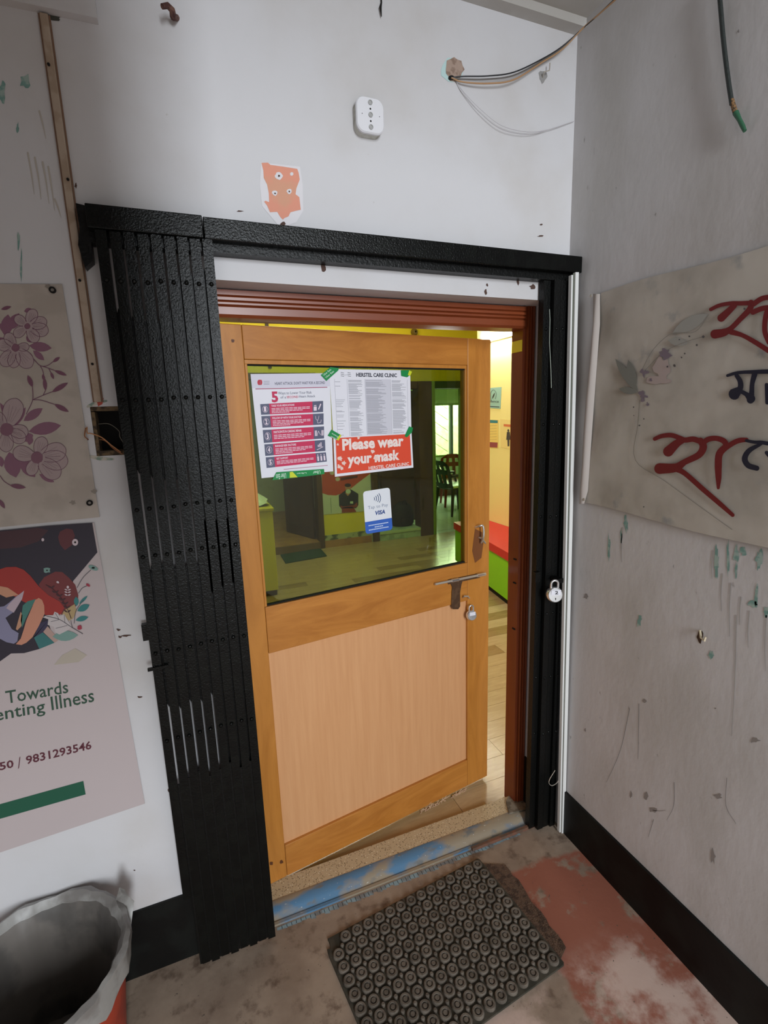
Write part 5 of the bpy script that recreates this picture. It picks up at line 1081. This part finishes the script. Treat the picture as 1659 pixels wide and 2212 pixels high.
# tube light on right wall
tlm = empty('tube_light', fX(1085, 722, 1.60), label='glaring white tube light on the yellow wall above the door gap', cat='lamp')
pz = fX(1085, 726, 1.60); MB().tube([(1.575, 2.30, pz[2]), (1.575, 3.08, pz[2])], .021, 14).build('glowing_tube', mat('lamp_tube', (255, 252, 240), .4, emit=75), tlm, smooth=True)
MB().box(1.60, 1.64, 2.28, 3.10, pz[2]-.02, pz[2]+.02, .003).build('batten', M_PVC, tlm); MB().box(1.56, 1.605, 2.27, 2.30, pz[2]-.018, pz[2]+.018).box(1.56, 1.605, 3.08, 3.11, pz[2]-.018, pz[2]+.018).build('lamp_holder', M_PVC, tlm)
# conduit on the far wall
MB().box(-.27, -.235, FY_-.02, FY_, 2.1, IC).build('wall_conduit', mat('brown_conduit', (70, 56, 36), .6), None, label='dark vertical conduit on the yellow far wall seen above the door', cat='conduit')
MB().lathe([(.0, 0), (.04, 0), (.045, .02), (.03, .05), (.012, .055)], fY(898, 716, FY_-.06)+np.array([0, .055, 0]), 16, (0, -1, 0)).build('wall_fitting', mat('ochre_fitting', (120, 100, 40), .6), None, smooth=True, label='small round fitting on the yellow wall seen through the gap above the door', cat='fitting')
# consulting room (behind opening C)
cf = MB().box(1.6, 5.2, FY_+.12, 7.2, -.14, -.012).build('floor_consulting', M_GREY, kind='structure')
MB().box(1.744, 2.173, FY_-.03, FY_+.119, -.14, -.001).build('trim_12', M_TILE, kind='structure')
for i in range(6):
    for j in range(5): MB().box(1.6+i*.6+.002, 1.6+(i+1)*.6-.002, FY_+.12+j*.55+.002, min(FY_+.12+(j+1)*.55, 7.2)-.002, -.0115, 0).build('tile', M_TILE, cf)
WN = (2.86, 4.0, .74, 1.74)
cw = grid_wall(MB(), [1.5, 5.2], [0, 2.6], 7.0, 7.12, [WN]).build('wall_consulting_back', M_GWALL, kind='structure')
MB().box(5.1, 5.2, FY_+.12, 7.0, 0, 2.6).build('wall_consulting_right', M_GWALL, kind='structure'); MB().box(1.74-.2, 1.74-.1, FY_+1.06, 7.0, 0, 2.6).build('wall_consulting_left', M_GWALL, kind='structure')
MB().box(1.5, 5.2, FY_+.12, 7.1, 2.5, 2.6).build('ceiling_consulting', M_CEIL, kind='structure')
MB().box(1.62, 5.1, 6.985, 7.0, 0, .22).build('baseboard_consulting', mat('brown_skirting', (90, 70, 46), .6), kind='structure')
win = empty('window_1', (3.43, 7.03, .74), kind='structure')
for b in ((2.86, 4.0, .74, .78), (2.86, 4.0, 1.70, 1.74), (2.86, 2.90, .78, 1.70), (3.96, 4.0, .78, 1.70)): MB().box(b[0], b[1], 7.02, 7.07, b[2], b[3]).build('frame_bar', M_GFRAME, win)
MB().box(3.46, 3.52, 7.01, 7.07, .78, 1.70).build('mullion', mat('blue_grey_mullion', (110, 130, 140), .5), win)
gb = MB()
for k in range(9): gb.bar((2.9, 7.09, .78+k*.2), (3.45, 7.09, .58+k*.2-.15), .008, .008)
MB.build(gb, 'window_grille', mat('pale_grille', (190, 196, 170), .5), win, kind='stuff')
MB().box(2.4, 5.2, 8.2, 8.3, .0, 2.2).build('boundary_wall', mat('sunlit_cream_wall', (240, 238, 224), .8, c2=(226, 222, 200), scale=10), None, label='sunlit cream boundary wall outside the far window', cat='wall')
MB().box(3.22, 3.32, 6.0, 6.02, 1.28, 2.5).build('hanging_blind', mat('olive_cloth', (104, 122, 74), .8), None, label='narrow olive strip hanging before the far window, seen through the glass', cat='blind')
def chair(name, x, y, rz, m_, ms, label, white=False):
    e = empty(name, (x, y, 0), rz, label=label, cat='chair'); P = lambda mb, nm, mm, sm=True: mb.build(nm, mm, e, smooth=sm, local=True)
    P(MB().box(-.22, .22, -.21, .21, .40, .425, .012), 'seat', m_)
    mb = MB(); n = 8; vs = []
    for j in range(7):
        t = j/6; z = .43+t*.42; w_ = .20+.02*math.sin(t*3) if t < .8 else .20*math.sqrt(max(.05, 1-((t-.8)/.22)**2))
        for i in range(n+1): u = i/n*2-1; vs.append((-.20-.10*t-.03*(1-u*u)*0-(.03*(1-u*u)), u*w_, z))
    mb.add(vs+[(a-.012, b, c) for a, b, c in vs], [(j*(n+1)+i, j*(n+1)+i+1, (j+1)*(n+1)+i+1, (j+1)*(n+1)+i) for j in range(6) for i in range(n) if i % 2 == 0 or j in (0, 5, 3)]+[((7+j)*(n+1)+i, (7+j)*(n+1)+i+1, (8+j)*(n+1)+i+1, (8+j)*(n+1)+i) for j in range(6) for i in range(n) if i % 2 == 0 or j in (0, 5, 3)])
    P(mb, 'backrest', m_)
    for sx, sy in ((1, 1), (1, -1), (-1, 1), (-1, -1)):
        P(MB().tube([(sx*.19, sy*.19, .41), (sx*.24, sy*.22, 0)], [.028, .018], 8), 'leg', m_)
    for sy in (1, -1): P(MB().tube([(-.23, sy*.21, .62), (-.05, sy*.25, .63), (.16, sy*.25, .62), (.20, sy*.22, .42)], [.018, .02, .02, .018], 8), 'armrest', m_)
    if white: P(MB().box(-.19, .21, -.20, .20, .427, .465, .015), 'seat_pad', mat('white_pad', (225, 232, 240), .4))
    return e
chair('plastic_chair', 2.66, 5.42, .15, M_BLKPL, None, 'black plastic armchair with white seat pad in the far room, seen through the glass', True)
chair('plastic_chair', 3.02, 6.05, -1.9, M_MARPL, None, 'maroon plastic chair behind the black chair in the far room, through the glass')
tb_ = empty('desk', (3.9, 6.0, 0), label='dark desk with a white top at the right of the far room', cat='desk')
MB().box(3.42, 4.4, 5.5, 6.3, .74, .77, .004).build('desktop', mat('white_laminate', (226, 230, 228), .3), tb_); MB().box(3.45, 4.37, 5.53, 6.27, 0, .739).build('desk_body', M_DWOOD, tb_)
